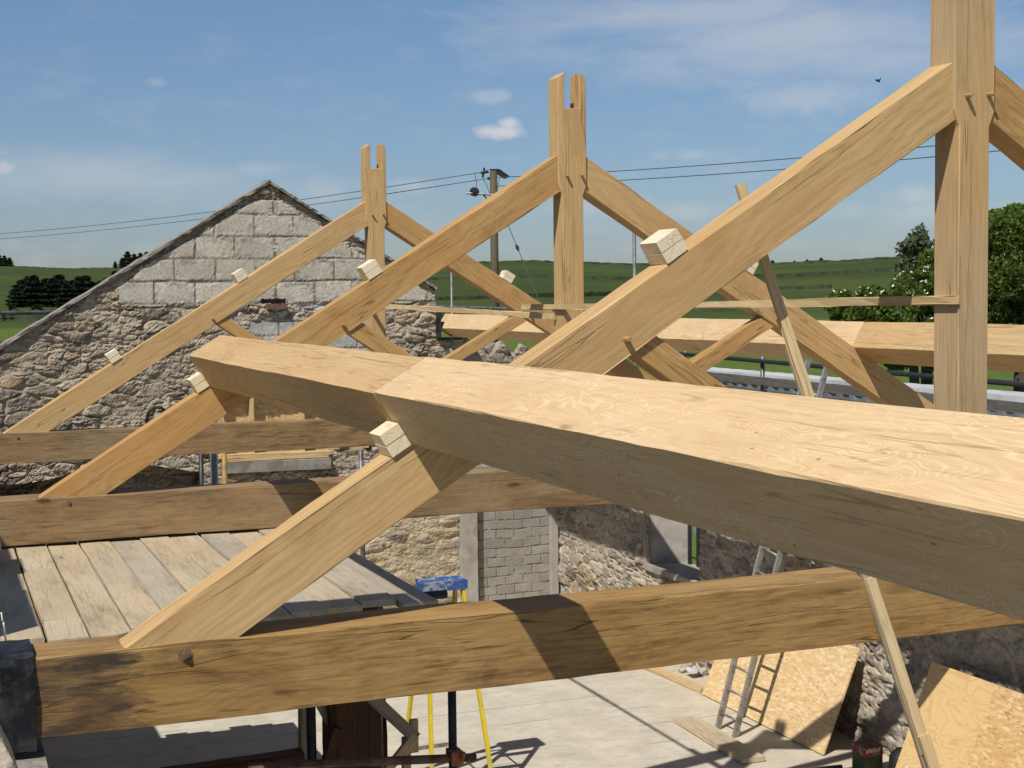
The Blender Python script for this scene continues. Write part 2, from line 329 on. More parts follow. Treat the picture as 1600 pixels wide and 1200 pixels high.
def leaf_mat(name, c1, c2, tr=.25):
    t = NT(name); gi = t.n('ShaderNodeNewGeometry').outputs['Random Per Island']
    P = t.n('ShaderNodeTexCoord').outputs['Object']
    c = t.mix(gi, c1, c2); c = t.mix(t.math('MULTIPLY', t.mr(t.noise(P, 1.3, 3), .35, .65), .4), c, tuple(x * .6 for x in c1))
    b = t.n('ShaderNodeBsdfPrincipled', {'Base Color': c, 'Roughness': .6, 'Specular IOR Level': .25}); tr_ = t.n('ShaderNodeBsdfTranslucent', {'Color': t.mix(1., c, (1.5, 1.7, .7), 'MULTIPLY')})
    m = t.n('ShaderNodeMixShader', {0: tr, 1: b, 2: tr_}); t.t.links.new(m.outputs[0], t.out.inputs[0]); return t.m
M['leaf'] = leaf_mat('hawthorn_leaf', (.065, .105, .02), (.15, .205, .038), .4); M['leaf_bright'] = leaf_mat('bright_leaf', (.11, .17, .02), (.19, .25, .035), .4)
M['leaf_dull'] = leaf_mat('dull_leaf', (.022, .038, .014), (.045, .065, .024), .15); M['leaf_grey'] = leaf_mat('willow_leaf', (.085, .11, .055), (.13, .16, .085)); M['conifer'] = leaf_mat('conifer', (.012, .026, .013), (.026, .045, .02), .05)

# ------------------------------------------------------------------ timbers (local X runs along the grain)
def timber(name, p0, p1, wy, wz, side, mat, parent=None, ch=.005, jit=.0025, step=.14, skew=(0, 0), seed=None, sag=0.):
    """bar from p0 to p1 (axis), width wy along 'side', depth wz along axis x side"""
    p0, p1 = Vector(p0), Vector(p1); X = (p1 - p0); L = X.length; X.normalize()
    Y = Vector(side); Y = (Y - X * Y.dot(X)).normalized(); Z = X.cross(Y)
    mw = Matrix(((X.x, Y.x, Z.x, p0.x), (X.y, Y.y, Z.y, p0.y), (X.z, Y.z, Z.z, p0.z), (0, 0, 0, 1)))
    rr = random.Random(seed if seed is not None else hash((round(p0.x, 2), round(p0.y, 2), round(p1.z, 2))) & 0xffff)
    n = max(2, int(L / step) + 1); ph = [rr.uniform(0, 6.28) for _ in range(8)]
    a, b = wy / 2, wz / 2
    V = []; F = []
    wr = [[rr.random() for _ in range(n + 3)] for _ in range(4)]; wk = 0. if ch < .003 else 1.
    for i in range(n):
        t = i / (n - 1)
        c4 = [ch * (.6 + wk * 1.3 * ((q[i] + q[i + 1]) / 2) ** 4) for q in wr]
        prof = [(-a + c4[0], -b), (a - c4[1], -b), (a, -b + c4[1]), (a, b - c4[2]), (a - c4[2], b), (-a + c4[3], b), (-a, b - c4[3]), (-a, -b + c4[0])]
        for k, (y, z) in enumerate(prof):
            dy = jit * (math.sin(t * L * 2.1 + ph[k]) + rr.uniform(-.6, .6)); dz = jit * (math.sin(t * L * 2.7 + ph[(k + 3) % 8]) + rr.uniform(-.6, .6))
            x = t * L
            if i == 0: x += skew[0] * z
            if i == n - 1: x += skew[1] * z
            V.append((x, y + dy, z + dz + sag * math.sin(math.pi * t)))
    for i in range(n - 1):
        for k in range(8):
            k2 = (k + 1) % 8; F.append((i * 8 + k, (i + 1) * 8 + k, (i + 1) * 8 + k2, i * 8 + k2))
    F.append(tuple(range(8))); F.append(tuple((n - 1) * 8 + k for k in range(8))[::-1])
    return link(name, mesh(name, V, F, mat), parent, mw)
def prismY(name, poly, y0, y1, mat, parent=None, along='Z', chf=.004):
    """polygon in world XZ extruded along Y; local X axis follows 'along'"""
    bm = bmesh.new(); rr = random.Random(len(poly) * 31 + int(y0 * 10))
    vs = [bm.verts.new((x, y0, z)) for x, z in poly]; f = bm.faces.new(vs)
    ex = bmesh.ops.extrude_face_region(bm, geom=[f]); bmesh.ops.translate(bm, vec=(0, y1 - y0, 0), verts=[v for v in ex['geom'] if isinstance(v, bmesh.types.BMVert)])
    bmesh.ops.recalc_face_normals(bm, faces=bm.faces)
    bmesh.ops.bevel(bm, geom=[e for e in bm.edges if e.calc_length() > .03], offset=chf, segments=1, affect='EDGES', clamp_overlap=True)
    X = Vector((0, 0, 1)) if along == 'Z' else Vector((1, 0, 0)); Y = Vector((0, 1, 0)); Z = X.cross(Y)
    o = Vector((poly[0][0], y0, poly[0][1]))
    mw = Matrix(((X.x, Y.x, Z.x, o.x), (X.y, Y.y, Z.y, o.y), (X.z, Y.z, Z.z, o.z), (0, 0, 0, 1)))
    me = bpy.data.meshes.new(name); bm.to_mesh(me); bm.free(); me.transform(mw.inverted()); me.materials.append(mat)
    return link(name, me, parent, mw)

# ------------------------------------------------------------------ roof trusses
XF, ZJ, SL = 3.764, 2.272, .6215
WS, WH, TD = .0827, .1112, .2927
DIRL = Vector((1, 0, SL)).normalized(); NRM = Vector((-DIRL.z, 0, DIRL.x))   # left slope: along, outward
PERP = .223
TR = [(0.0, 'nearest', .253), (4.4, 'middle', .23), (9.43, 'farthest', .22)]
def peg(p, parent, L=.05, r=.0125):
    m = MB(); p = Vector(p); d = Vector((rng.uniform(-.2, .2), -1, rng.uniform(-.1, .25))).normalized()
    m.tube([p - d * .03, p + d * L * .45, p + d * L * .75], [r * .9, r * .85, r * .6], 7); return m.build('peg', M['peg'], parent)
def rafter(s, Y, parent, mat):
    th = .158; yc = Y + .013 + th / 2
    up0 = Vector((-XF, yc, 0)); up1 = Vector((-WH, yc, ZJ))
    d = (up1 - up0).normalized(); nn = Vector((d.z, 0, -d.x))  # inward
    a = up0 + nn * PERP / 2 + d * .004; b = up1 + nn * PERP / 2 + d * .02
    if s > 0: a.x *= -1; b.x *= -1
    # foot cut level, head cut plumb, both let into the joint
    return timber('principal_rafter', a, b, th, PERP, (0, 1, 0), mat, parent, jit=.003, skew=(0, 0))
for ti, (Y, which, tyt) in enumerate(TR):
    root = empty('roof_truss', (0, Y, 0))
    tag(root, {0: 'nearest oak roof truss, its tie beam end wrapped in black plastic', 1: 'middle oak roof truss, its forked king post head tallest against open sky',
               2: 'farthest and smallest oak roof truss, just in front of the block gable'}[ti], 'roof truss', 'oak king post trusses in a row')
    tie = timber('tie_beam', (-4.55, Y + tyt / 2, -TD / 2), (4.36, Y + tyt / 2, -TD / 2), tyt, TD, (0, 1, 0), [M['oak_tie'], M['oak_tie_dull'], M['oak_tie_dull']][ti], root, ch=.006, jit=.003)
    # king post with jowled head and bridle slot for the ridge
    zt, zp = 2.835, 2.875
    sl = .061; sb = 2.616
    poly = [(-WS, -.03), (WS, -.03), (WS, 1.99), (WH, 2.06), (WH, zt), (sl, zp), (sl, sb), (-sl + .002, sb), (-sl + .002, zp), (-WH, zt), (-WH, 2.06), (-WS, 1.99)]
    if ti == 0: poly = [(x, z + (.22 if z > 2.5 else 0)) for x, z in poly]
    kp = prismY('king_post', poly, Y, Y + .174, M['oak_post'] if ti == 0 else M['oak'], root)
    for s in (-1, 1):
        rafter(s, Y, root, M['oak'] if (ti + (s > 0)) % 2 == 0 else M['oak_warm'])
    timber('strut', (-1.74, Y + .085, 1.115), (-.06, Y + .085, .0), .11, .118, (0, 1, 0), M['oak_warm'], root)
    timber('strut', (1.80, Y + .085, 1.115), (.06, Y + .085, .165), .11, .118, (0, 1, 0), M['oak_warm'], root)
    for x, z in ((-.045, 2.125), (.072, 2.135)): peg((x, Y, z), kp, .055)
    for x, z in ((-1.735, 1.075), (1.73, 1.06)): peg((x, Y + .01, z), root, .05, .016)
    # bolt through the heel joint
    b = MB(); bx = (-3.543, -3.579, -3.629)[ti]; by = Y - .002
    kb = (1., .6, .6)[ti]
    b.tube([(bx, by + .004, -.042), (bx, by - .003, -.042)], .026 * kb, 20); b.tube([(bx, by - .003, -.042), (bx, by - .013 * kb, -.042)], .017 * kb, 6)
    b.tube([(bx, by - .013 * kb, -.042), (bx, by - .02 * kb, -.042)], .009 * kb, 8)
    b.build('bolt', M['bolt'], tie)
# plastic wrapped heel of the nearest truss
w = MB(); rr = random.Random(3); nx = 14
prof = [(-.010, -.33), (-.012, -.15), (-.010, -.02), (-.007, .006), (.06, .013), (.2, .012), (.262, .008), (.268, -.05), (.268, -.3)]
V = []; F = []
for i in range(nx):
    x = -4.068 - i * .036
    for k, (y, z) in enumerate(prof):
        V.append((x + (rr.uniform(-.006, .006) if i else rr.uniform(-.003, .003)), y + rr.uniform(-.008, .002) * (1 if k < 4 else 0) - .003 * math.sin(i * 1.7 + k * 2), z + rr.uniform(-.002, .006)))
n = len(prof)
for i in range(nx - 1):
    for k in range(n - 1): F.append((i * n + k, i * n + k + 1, (i + 1) * n + k + 1, (i + 1) * n + k))
w.add(V, F); o = w.build('damp_proof_wrap', M['dpc'], None, False)
so = o.modifiers.new('thick', 'SOLIDIFY'); so.thickness = .003; so.offset = 1
tag(o, 'black plastic sheet wrapped around the end of the nearest tie beam', 'plastic wrap')

# ------------------------------------------------------------------ purlins
LA = Vector((-2.782, 0, .892)); LD = Vector((-2.656, 0, .689))
UDIR = Vector((.8493, 0, .5279)); UN = Vector((-.5279, 0, .8493))
PW, PHt = .2527, .239
PC = LD + UDIR * PW / 2 + UN * PHt / 2          # centre of the section at Y=0
def purlin(side, y0, y1, mat, label, skew=(0, 0), dz=0., seed=1):
    c = PC.copy(); c.z += dz; sd = UDIR.copy()
    if side > 0: c.x *= -1; sd.x *= -1
    o = timber('purlin', (c.x, y0, c.z), (c.x, y1, c.z), PW, PHt, sd, mat, None, ch=.0032, jit=.002, step=.12, skew=skew, seed=seed)
    tag(o, label, 'purlin', 'square oak purlins lying on the rafters'); return o
purlin(-1, -6.2, .10, M['oak_fig'], 'big pale oak purlin with swirling grain running out of the frame in front', (0, .05), .0, 11)
purlin(-1, .103, 4.52, M['oak_purlin'], 'left purlin length between the nearest and middle truss, with a slanting sawn end', (0, .32), -.004, 12)
purlin(1, -6., 4.45, M['oak_purlin'], 'far side purlin length passing behind the nearest king post, with wavy cracks', (0, .05), 0, 13)
purlin(1, 4.453, 14.70, M['oak_fig'], 'far side purlin length running from the middle truss into the gable wall pocket', (.05, 0), .002, 14)

# ------------------------------------------------------------------ softwood blocks on the rafters
def block(s, X, Y, label, k=1.):
    root = empty('packing_block', (s * -X if s > 0 else X, Y, 0))
    # base point on the upper edge of the rafter
    z = (XF - abs(X)) * SL
    base = Vector((X, Y + .08, z)); hh = .051
    for i in range(2):
        c = base + DIRL * .105 + NRM * (hh * (i + .5) + .001 + .0015 * i)
        a = c + Vector((0, -.075, 0)); b = c + Vector((rng.uniform(-.004, .004), .075, 0))
        if s > 0: a.x *= -1; b.x *= -1
        sd = Vector((DIRL.x * (1 if s < 0 else -1), 0, DIRL.z))
        timber('block_layer', a, b, .115 * k, hh - .002, sd, M['pine_block'], root, ch=.0025, jit=.001, step=.1)
    tag(root, label, 'wood block', 'pale softwood blocks fixed on the rafters')
block(-1, -1.585, 0, 'large two layer softwood block on the left rafter of the nearest truss, against the sky')
block(-1, -2.775, 0, 'two layer softwood block wedged below the purlin on the nearest truss')
block(-1, -1.585, 4.4, 'softwood block on the middle truss rafter, in front of the farthest king post')
block(-1, -2.775, 4.4, 'softwood block wedged below the slanting purlin end on the middle truss')
block(-1, -1.50, 9.43, 'small softwood block high on the left rafter of the farthest truss, against blockwork')
block(-1, -2.77, 9.43, 'small softwood block low on the left rafter of the farthest truss, against rubble stone')
block(1, -1.55, 4.4, 'softwood block on the right rafter of the middle truss, mostly hidden by the nearest rafter')
block(1, -1.55, 9.43, 'softwood block on the right rafter of the farthest truss, in front of the hill')

# ------------------------------------------------------------------ battens and brace
tag(timber('batten', (-.098, -.01, 1.217), (-.098, 5.16, 1.174), .022, .04, (1, 0, 0), M['pine'], None, ch=.002, jit=.003, sag=.004), 'long thin batten linking the nearest and middle king posts', 'batten', 'battens linking the king posts')
tag(timber('batten', (-.10, 4.53, 1.107), (-.10, 9.75, 1.19), .022, .04, (1, 0, 0), M['pine'], None, ch=.002, jit=.003, sag=-.004), 'thin batten linking the middle and farthest king posts', 'batten', 'battens linking the king posts')
br = empty('diagonal_brace', (.356, -.51, -3.3)); A = Vector((-.533, -.032, -.135)); B = Vector((-1.055, .25, 1.72)); D = (A - B) / (A.z - B.z)
def bz(z): return A + D * (z - A.z)
tag(br, 'long spliced softwood brace nailed across the nearest tie beam and rising behind its rafter', 'brace')
timber('batten', bz(1.735), bz(.75), .045, .022, (1, 0, .28), M['pine'], br, ch=.002, jit=.002)
timber('batten', bz(1.02) + Vector((.004, .024, 0)), bz(-1.05) + Vector((.004, .024, 0)), .045, .022, (1, 0, .28), M['pine_grey'], br, ch=.002, jit=.002)
timber('batten', bz(-.0) + Vector((.008, -.002, 0)), bz(-.78) + Vector((0.008, -.002, 0)), .045, .022, (1, 0, .28), M['pine'], br, ch=.002, jit=.002)
timber('batten', bz(-.69) + Vector((.004, -.027, 0)), bz(-3.28) + Vector((.004, -.027, 0)), .05, .022, (1, 0, .28), M['pine'], br, ch=.002, jit=.002)

# ------------------------------------------------------------------ walls
def set_col(me, C):
    a = me.color_attributes.new('Col', 'FLOAT_COLOR', 'POINT'); buf = np.ones((len(me.vertices), 4), np.float32); buf[:, :3] = C; a.data.foreach_set('color', buf.ravel())
def voro(U, V, cw, ch, seed):
    """irregular rubble: returns edge distance, stone id hash 0..1 (two)"""
    wu = (fbm(U * 3, V * 3, seed + 50, 3) - .5) * .16; wv = (fbm(U * 2.2 + 9, V * 3.5, seed + 60, 3) - .5) * .16
    x = (U + wu) / cw; y = (V + wv) / ch; xi = np.floor(x).astype(np.int64); yi = np.floor(y).astype(np.int64)
    f1 = np.full(U.shape, 9.); f2 = f1.copy(); h1 = np.zeros(U.shape); h2 = np.zeros(U.shape)
    def H(a, b, k):
        n = (a * 73856093 + b * 19349663 + (seed + k) * 83492791) & 0xffffffff
        n = ((n ^ (n >> 13)) * 1274126177) & 0xffffffff
        return ((n ^ (n >> 16)) & 0xffff) / 65535.
    for dj in (-1, 0, 1):
        for di in (-2, -1, 0, 1, 2):
            a = xi + di; b = yi + dj; px = a + .5 + (H(a, b, 1) - .5) * .95 + .5 * (b & 1); py = b + .5 + (H(a, b, 2) - .5) * .62
            sx = .75 + .5 * H(a, b, 5)
            d = np.sqrt(((x - px) * sx) ** 2 + ((y - py) * 1.15) ** 2); hh = H(a, b, 3); hk = H(a, b, 4)
            m = d < f1
            f2 = np.where(m, f1, np.minimum(f2, d)); h1 = np.where(m, hh, h1); h2 = np.where(m, hk, h2); f1 = np.where(m, d, f1)
    return f2 - f1, h1, h2
PAL = np.array([(.32, .27, .205), (.24, .205, .16), (.36, .31, .24), (.18, .155, .13), (.35, .27, .185), (.27, .245, .21), (.40, .35, .28), (.22, .185, .15)])
MORT = np.array((.36, .315, .245))
def rubble(U, V, seed, cw=.30, ch=.17, rel=.07, mort=MORT, mw=.16, pal=PAL, dark=1., sm=.55):
    e, h1, h2 = voro(U, V, cw, ch, seed); e2, g1, g2 = voro(U + 3.1, V, cw * .5, ch * .5, seed + 9)
    small = vnoise(U / .7, V / .5, seed + 3) > .62; e = np.where(small, e2, e); h1 = np.where(small, g1, h1); h2 = np.where(small, g2, h2)
    rough = fbm(U * 9, V * 14, seed + 20, 5)
    s = sstep(.02, mw, e + (rough - .5) * .28)
    smr = sstep(.44, .6, fbm(U * 1.9, V * 3.1, seed + 44, 4)); s = s * (1 - sm * smr)
    rid = np.abs(fbm(U * 7 + rough, V * 21, seed + 25, 4) - .5) * 2; rid2 = np.abs(fbm(U * 17, V * 40, seed + 27, 3) - .5) * 2
    H = s * rel * (.4 + .7 * h2) + (rough - .5) * rel * .7 - np.exp(-(rid / .07) ** 2) * rel * .24 - np.exp(-(rid2 / .09) ** 2) * rel * .08 + (fbm(U * 26, V * 34, seed + 30, 2) - .5) * rel * .25
    H = H + (fbm(U * 1.1, V * 1.6, seed + 46, 2) - .5) * .05
    c = pal[(h1 * 7.99).astype(int)] * dark; c = c * (.70 + .6 * fbm(U * 14, V * 24, seed + 33, 3))[..., None]
    mc = mort * (.75 + .5 * fbm(U * 10, V * 10, seed + 35, 3))[..., None]
    C = mc * (1 - s[..., None]) + c * s[..., None]
    return H, C
def blockwork(U, V, seed, bw=.548, bh=.305, u0=0., v0=0., rel=.010, j=.012, pal=((.50, .47, .40), (.43, .405, .345)), jc=(.215, .195, .165), smear=.5):
    y = (V - v0 + (vnoise(U * 2.2, V * 2, seed) - .5) * .02) / bh; r = np.floor(y); fy = y - r
    x = (U - u0 + (vnoise(U * 2, V * 2.4, seed + 1) - .5) * .02) / bw + .5 * (r % 2); c = np.floor(x); fx = x - c
    d = np.minimum(np.minimum(fx, 1 - fx) * bw, np.minimum(fy, 1 - fy) * bh); d = d + (fbm(U * 16, V * 16, seed + 2, 3) - .5) * .022
    s = sstep(j * .5, j * 1.5, d)
    hid = np.modf(np.abs(np.sin(c * 12.9898 + r * 78.233 + seed) * 43758.5))[0]
    fr = fbm(U * 8, V * 8, seed + 4, 4)
    sm = sstep(.53, .58, fbm(U * 4.3, V * 5.5, seed + 6, 5)) * sstep(.10, .015, d) * smear   # mortar smeared over arrises
    chp = sstep(.60, .66, fbm(U * 6.5, V * 8, seed + 11, 5)) * sstep(.11, .03, d) * smear * 1.3
    H = s * rel + (fbm(U * 40, V * 40, seed + 8, 2) - .5) * rel * .3 + sm * rel * .9 + (hid - .5) * rel * .9 - chp * rel * 1.2
    a, b = np.array(pal[0]), np.array(pal[1]); C = (a * (1 - hid[..., None]) + b * hid[..., None]) * (.86 + .28 * fr)[..., None]
    jcol = np.array(jc) * (.7 + .6 * fbm(U * 12, V * 12, seed + 7, 3))[..., None]
    m = np.maximum(1 - s, sm)[..., None]
    return H, C * (1 - m) + jcol * m
def face(name, u0, u1, v0, v1, res, fn, place, mat, parent, vtop=None, keep=None, edge=.05, flat_edges='lrtb'):
    nu = int((u1 - u0) / res) + 1; nv = int((v1 - v0) / res) + 1
    t = np.linspace(0, 1, nv)[:, None]; U = np.repeat(np.linspace(u0, u1, nu)[None, :], nv, 0)
    top = (vtop(U) if vtop else np.full(U.shape, v1)); V = v0 + (top - v0) * t
    H, C = fn(U, V)
    if 't' in flat_edges: H = H - .09 * sstep(edge * .5, 0, (top - V))
    P = place(U, V, H).reshape(-1, 3)
    idx = np.arange(nu * nv).reshape(nv, nu); q = np.stack([idx[:-1, :-1], idx[:-1, 1:], idx[1:, 1:], idx[1:, :-1]], -1).reshape(-1, 4)
    if keep is not None:
        Uc = (U[:-1, :-1] + U[1:, 1:]) / 2; Vc = (V[:-1, :-1] + V[1:, 1:]) / 2; q = q[keep(Uc, Vc).reshape(-1)]
    me = bpy.data.meshes.new(name); me.vertices.add(len(P)); me.vertices.foreach_set('co', P.astype(np.float32).ravel())
    me.loops.add(q.size); me.loops.foreach_set('vertex_index', q.astype(np.int32).ravel())
    me.polygons.add(len(q)); me.polygons.foreach_set('loop_start', np.arange(0, q.size, 4, dtype=np.int32)); me.polygons.foreach_set('loop_total', np.full(len(q), 4, np.int32))
    me.update(calc_edges=True); me.validate(); set_col(me, C.reshape(-1, 3)); me.materials.append(mat)
    me.polygons.foreach_set('use_smooth', np.zeros(len(me.polygons), bool)); return link(name, me, parent)

GY = 14.60; ZF = -3.3
def gtop(u):
    a = 2.885 - .617 * np.abs(u)
    a = np.where((u > 2.40) & (u < 2.84), .685, a); a = np.where((u >= 2.84) & (u < 3.15), .62 + .06 * np.sin(u * 31), a)
    a = np.where(u >= 3.15, np.minimum(a, .52 + .10 * np.sin(u * 17.)), a)
    return a + .012 * np.sin(u * 23) * (u < 2.4)
gw = empty('gable_wall', (0, GY, ZF)); tag(gw, 'stone gable wall with grey block peak, an unfinished opening and an infilled doorway', 'wall')
def gcore(poly, y0, y1, name, mat):
    m = MB(); n = len(poly)
    m.add([(x, y0, z) for x, z in poly] + [(x, y1, z) for x, z in poly], [tuple(range(n)), tuple(range(2 * n - 1, n - 1, -1))] + [(i, i + n, (i + 1) % n + n, (i + 1) % n) for i in range(n)])
    o = m.build(name, mat, gw); return o
xs = [-6.2, -4.5, -3, -1.5, 0, 1.2, 2.40, 2.405, 2.84, 2.845, 3.15, 3.4, 3.6, 3.9, 4.25, 4.8]
OPX0, OPX1, OPZ0, OPZ1 = -.98, 1.42, -.90, .10     # OSB filled opening
# wall core in pieces around the opening
def zt_(x): return float(gtop(np.array([x]))[0]) - .03
gcore([(-6.2, -.92), (OPX0, -.92), (OPX0, zt_(OPX0)), (-3, zt_(-3)), (-4.5, zt_(-4.5)), (-6.2, zt_(-6.2))], GY + .15, GY + .55, 'wall_core', M['mortar'])
gcore([(-6.2, ZF), (OPX0, ZF), (OPX0, -1.72), (-6.2, -1.72)], GY + .15, GY + .55, 'wall_core', M['mortar'])
gcore([(-6.2, -1.72), (OPX0, -1.72), (OPX0, -.92), (-6.2, -.92)], GY + .50, GY + .55, 'wall_core', M['mortar'])
gcore([(OPX0, OPZ1), (OPX1, OPZ1), (OPX1, zt_(OPX1)), (0, zt_(0)), (OPX0, zt_(OPX0))], GY + .15, GY + .55, 'wall_core', M['mortar'])
gcore([(OPX0, ZF), (OPX1, ZF), (OPX1, OPZ0), (OPX0, OPZ0)], GY + .15, GY + .55, 'wall_core', M['mortar'])
gcore([(OPX1, ZF), (4.8, ZF)] + [(x, zt_(x)) for x in xs[::-1] if x > OPX1] + [(OPX1, zt_(OPX1))], GY + .15, GY + .55, 'wall_core', M['mortar'])
def bl_left(v): return np.where(v > 1.23, -2.04 + (v - 1.23) * .0, 0)
def is_block(u, v): return (v > 1.20 + .02 * np.sin(u * 9)) & (u > -2.06 - .0 * v) & (u < 2.39)
def gfn(U, V):
    H, C = rubble(U, V, 5, .36, .145, .055, mw=.26)
    # upper peak rubble above the last block course
    Hb, Cb = blockwork(U, V, 3, .548, .3035, .07, 1.215)
    peak = V > 2.885 - .617 * np.abs(U) - .10 - .13 * vnoise(U * 2.5, V * 1, 77)
    blk = is_block(U, V) & ~(peak) & (V < 2.62)
    H = np.where(blk, Hb + .03, H); C = np.where(blk[..., None], Cb, C)
    Hm, Cm = rubble(U, V, 15, .16, .09, .05, dark=.95)
    pk = peak & (V > .9) | ((V >= 2.62))
    H = np.where(pk, Hm, H); C = np.where(pk[..., None], Cm, C)
    # whitened repair patch right of the slit
    w = sstep(.5, .58, fbm(U * 2.4, V * 3.1, 71, 4)) * ((U > -.25) & (U < 1.35) & (V < 1.2) & (V > .3)); w = w * .8
    C = C * (1 - w[..., None]) + np.array((.50, .49, .46)) * w[..., None]; H = H * (1 - .5 * w)
    # grey block repair courses above the opening
    Hr, Cr = blockwork(U, V, 21, .45, .2, .1, .36, pal=((.40, .40, .385), (.46, .455, .43)), smear=.2)
    rp = (U > -.3) & (U < 1.55) & (V > .36) & (V < .98)
    H = np.where(rp, Hr + .02, H); C = np.where(rp[..., None], Cr, C)
    # broken recess at lower left
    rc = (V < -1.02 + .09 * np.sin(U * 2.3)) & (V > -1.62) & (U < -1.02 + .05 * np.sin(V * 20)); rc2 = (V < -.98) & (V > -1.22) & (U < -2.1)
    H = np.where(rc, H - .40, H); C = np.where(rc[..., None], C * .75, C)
    # lower wall: more pointing, sandy
    lo = (V < -1.5) & ~rc
    Hl, Cl = rubble(U, V, 8, .42, .21, .042, mort=np.array((.42, .355, .25)), mw=.6)
    H = np.where(lo, Hl, H); C = np.where(lo[..., None], Cl, C)
    sl = (np.abs(U - .03) < .17) & (V > 1.215) & (V < 1.262); H = np.where(sl, -.28, H); C = np.where(sl[..., None], C * .3, C)
    return H, C
def gplace(U, V, H): return np.stack([U, GY + .05 - H, V], -1)
DX0, DX1, DZ1 = 2.72, 4.16, -1.35
def gkeep(U, V):
    op = (U > OPX0) & (U < OPX1) & (V > OPZ0) & (V < OPZ1); dr = (U > DX0) & (U < 4.25) & (V < DZ1); return ~(op | dr)
face('stonework', -5.6, 2.399, ZF, 2.9, .021, gfn, gplace, M['stone'], gw, gtop, gkeep)
face('stonework', 2.401, 4.26, ZF, .7, .021, gfn, gplace, M['stone'], gw, gtop, gkeep)
# block infill of the doorway, concrete jambs
face('block_infill', 2.955, 4.14, ZF, DZ1, .012, lambda U, V: blockwork(U, V, 40, .285, .14, .02, -3.3, .008, .006, ((.32, .305, .275), (.25, .235, .21)), (.16, .145, .12), .15),
     lambda U, V, H: np.stack([U, GY + .045 - H, V], -1), M['blocks'], gw, flat_edges='')
MB().box((2.838, GY - .0, (ZF + DZ1) / 2), (.235, .16, DZ1 - ZF)).build('door_jamb', M['render'], gw)
MB().box((4.195, GY + .0, (ZF + DZ1) / 2), (.105, .13, DZ1 - ZF)).build('door_jamb', M['render'], gw)
MB().box((3.47, GY + .02, DZ1 + .06), (1.6, .16, .15)).build('door_lintel', M['lintel'], gw)
# boarded opening
fr = MB().box(((OPX0 + OPX1) / 2, GY + .26, (OPZ0 + OPZ1) / 2), (OPX1 - OPX0, .018, OPZ1 - OPZ0)).build('osb_infill', M['osb_old'], gw,
    mw=Matrix.Translation((0, GY + .25, -.4)) @ Matrix.Rotation(R(90), 4, 'X'))
for x in (-.70, -.28, .43, .93, 1.36):
    timber('stud', (x, GY + .17, OPZ0 + .03), (x, GY + .17, OPZ1), .05, .16, (1, 0, 0), M['pine'], gw, ch=.002, jit=.001)
timber('lintel_beam', (OPX0 - .15, GY + .12, OPZ1 + .07), (OPX1 + .15, GY + .12, OPZ1 + .07), .2, .13, (0, 1, 0), M['lintel'], gw)
timber('sill_plate', (-.78, GY + .06, -.885), (.80, GY + .06, -.90), .17, .05, (0, 1, 0), M['pine'], gw, ch=.002)
timber('sill_plate', (-.70, GY + .03, -.935), (.76, GY + .03, -.945), .14, .035, (0, 1, 0), M['pine'], gw, ch=.002)
timber('concrete_lintel', (-.76, GY + .03, -1.035), (.78, GY + .03, -1.045), .2, .15, (0, 1, 0), M['lintel'], gw)
MB().box((.06, GY - .01, 1.165), (.27, .12, .075)).build('brick', M['brick'], gw)
# mortar verge on the slopes
def verge(s, x1):
    V = []; F = []; n = 60; rr = random.Random(5 + s)
    for i in range(n + 1):
        x = x1 * i / n; z = 2.885 - .617 * x; j = rr.uniform(-.004, .007); th = .008 + rr.uniform(-.006, .008)
        for y, dz in ((GY - .03 + rr.uniform(-.015, .01), -.03), (GY - .035 + rr.uniform(-.015, .01), th + j), (GY + .28, th + j + .01), (GY + .57, th - .005), (GY + .57, -.05)):
            V.append((s * x, y, z + dz))
    for i in range(n):
        for k in range(4): F.append((i * 5 + k, i * 5 + k + 1, (i + 1) * 5 + k + 1, (i + 1) * 5 + k))
    F.append((0, 1, 2, 3, 4)); F.append(tuple(n * 5 + k for k in range(5)))
    MB().add(V, F).build('mortar_verge', M['mortar'], gw)
verge(-1, 5.6); verge(1, 2.40)

# right long wall
RX = 4.25
rw = empty('long_wall', (RX, 6, ZF)); tag(rw, 'long rubble stone wall on the far side, part in shade, with a window opening', 'wall')
WY0, WY1, WZ0, WZ1 = 10.24, 11.62, -2.28, -.55
def rcore(y0, y1, z0, z1, nm='wall_core'): MB().box((RX + .345, (y0 + y1) / 2, (z0 + z1) / 2), (.43, y1 - y0, z1 - z0)).build(nm, M['render'], rw)
rcore(-6, WY0, ZF, -.30); rcore(WY1, GY + .04, ZF, -.30); rcore(WY0, WY1, ZF, WZ0); rcore(WY0, WY1, WZ1, -.30)
def rfn(U, V):
    H, C = rubble(U, V, 12, .36, .18, .055, mort=np.array((.43, .39, .32)), mw=.20, pal=PAL * .92, sm=.3)
    up = sstep(8.5, 9.5, U); sm = sstep(.45, .55, fbm(U * 1.3, V * 1.6, 90, 4))[..., None] * .35 * up[..., None]
    C = C * (1 - sm) + np.array((.40, .36, .28)) * sm; H = H * (1 - sm[..., 0] * .5)
    rd = sstep(.62, .2, np.hypot((U - 11.75) / .36, (V + 2.10 + .10 * (U - 11.8)) / .11) + (fbm(U * 12, V * 12, 5, 3) - .5) * .9)[..., None]
    C = C * (1 - rd) + np.array((.42, .05, .07)) * rd
    return H, C
face('stonework', -6, GY + .02, ZF, -.28, .028, rfn, lambda U, V, H: np.stack([RX + .05 - H, U, V], -1), M['stone'], rw, None,
     lambda U, V: ~((U > WY0) & (U < WY1) & (V > WZ0) & (V < WZ1)))
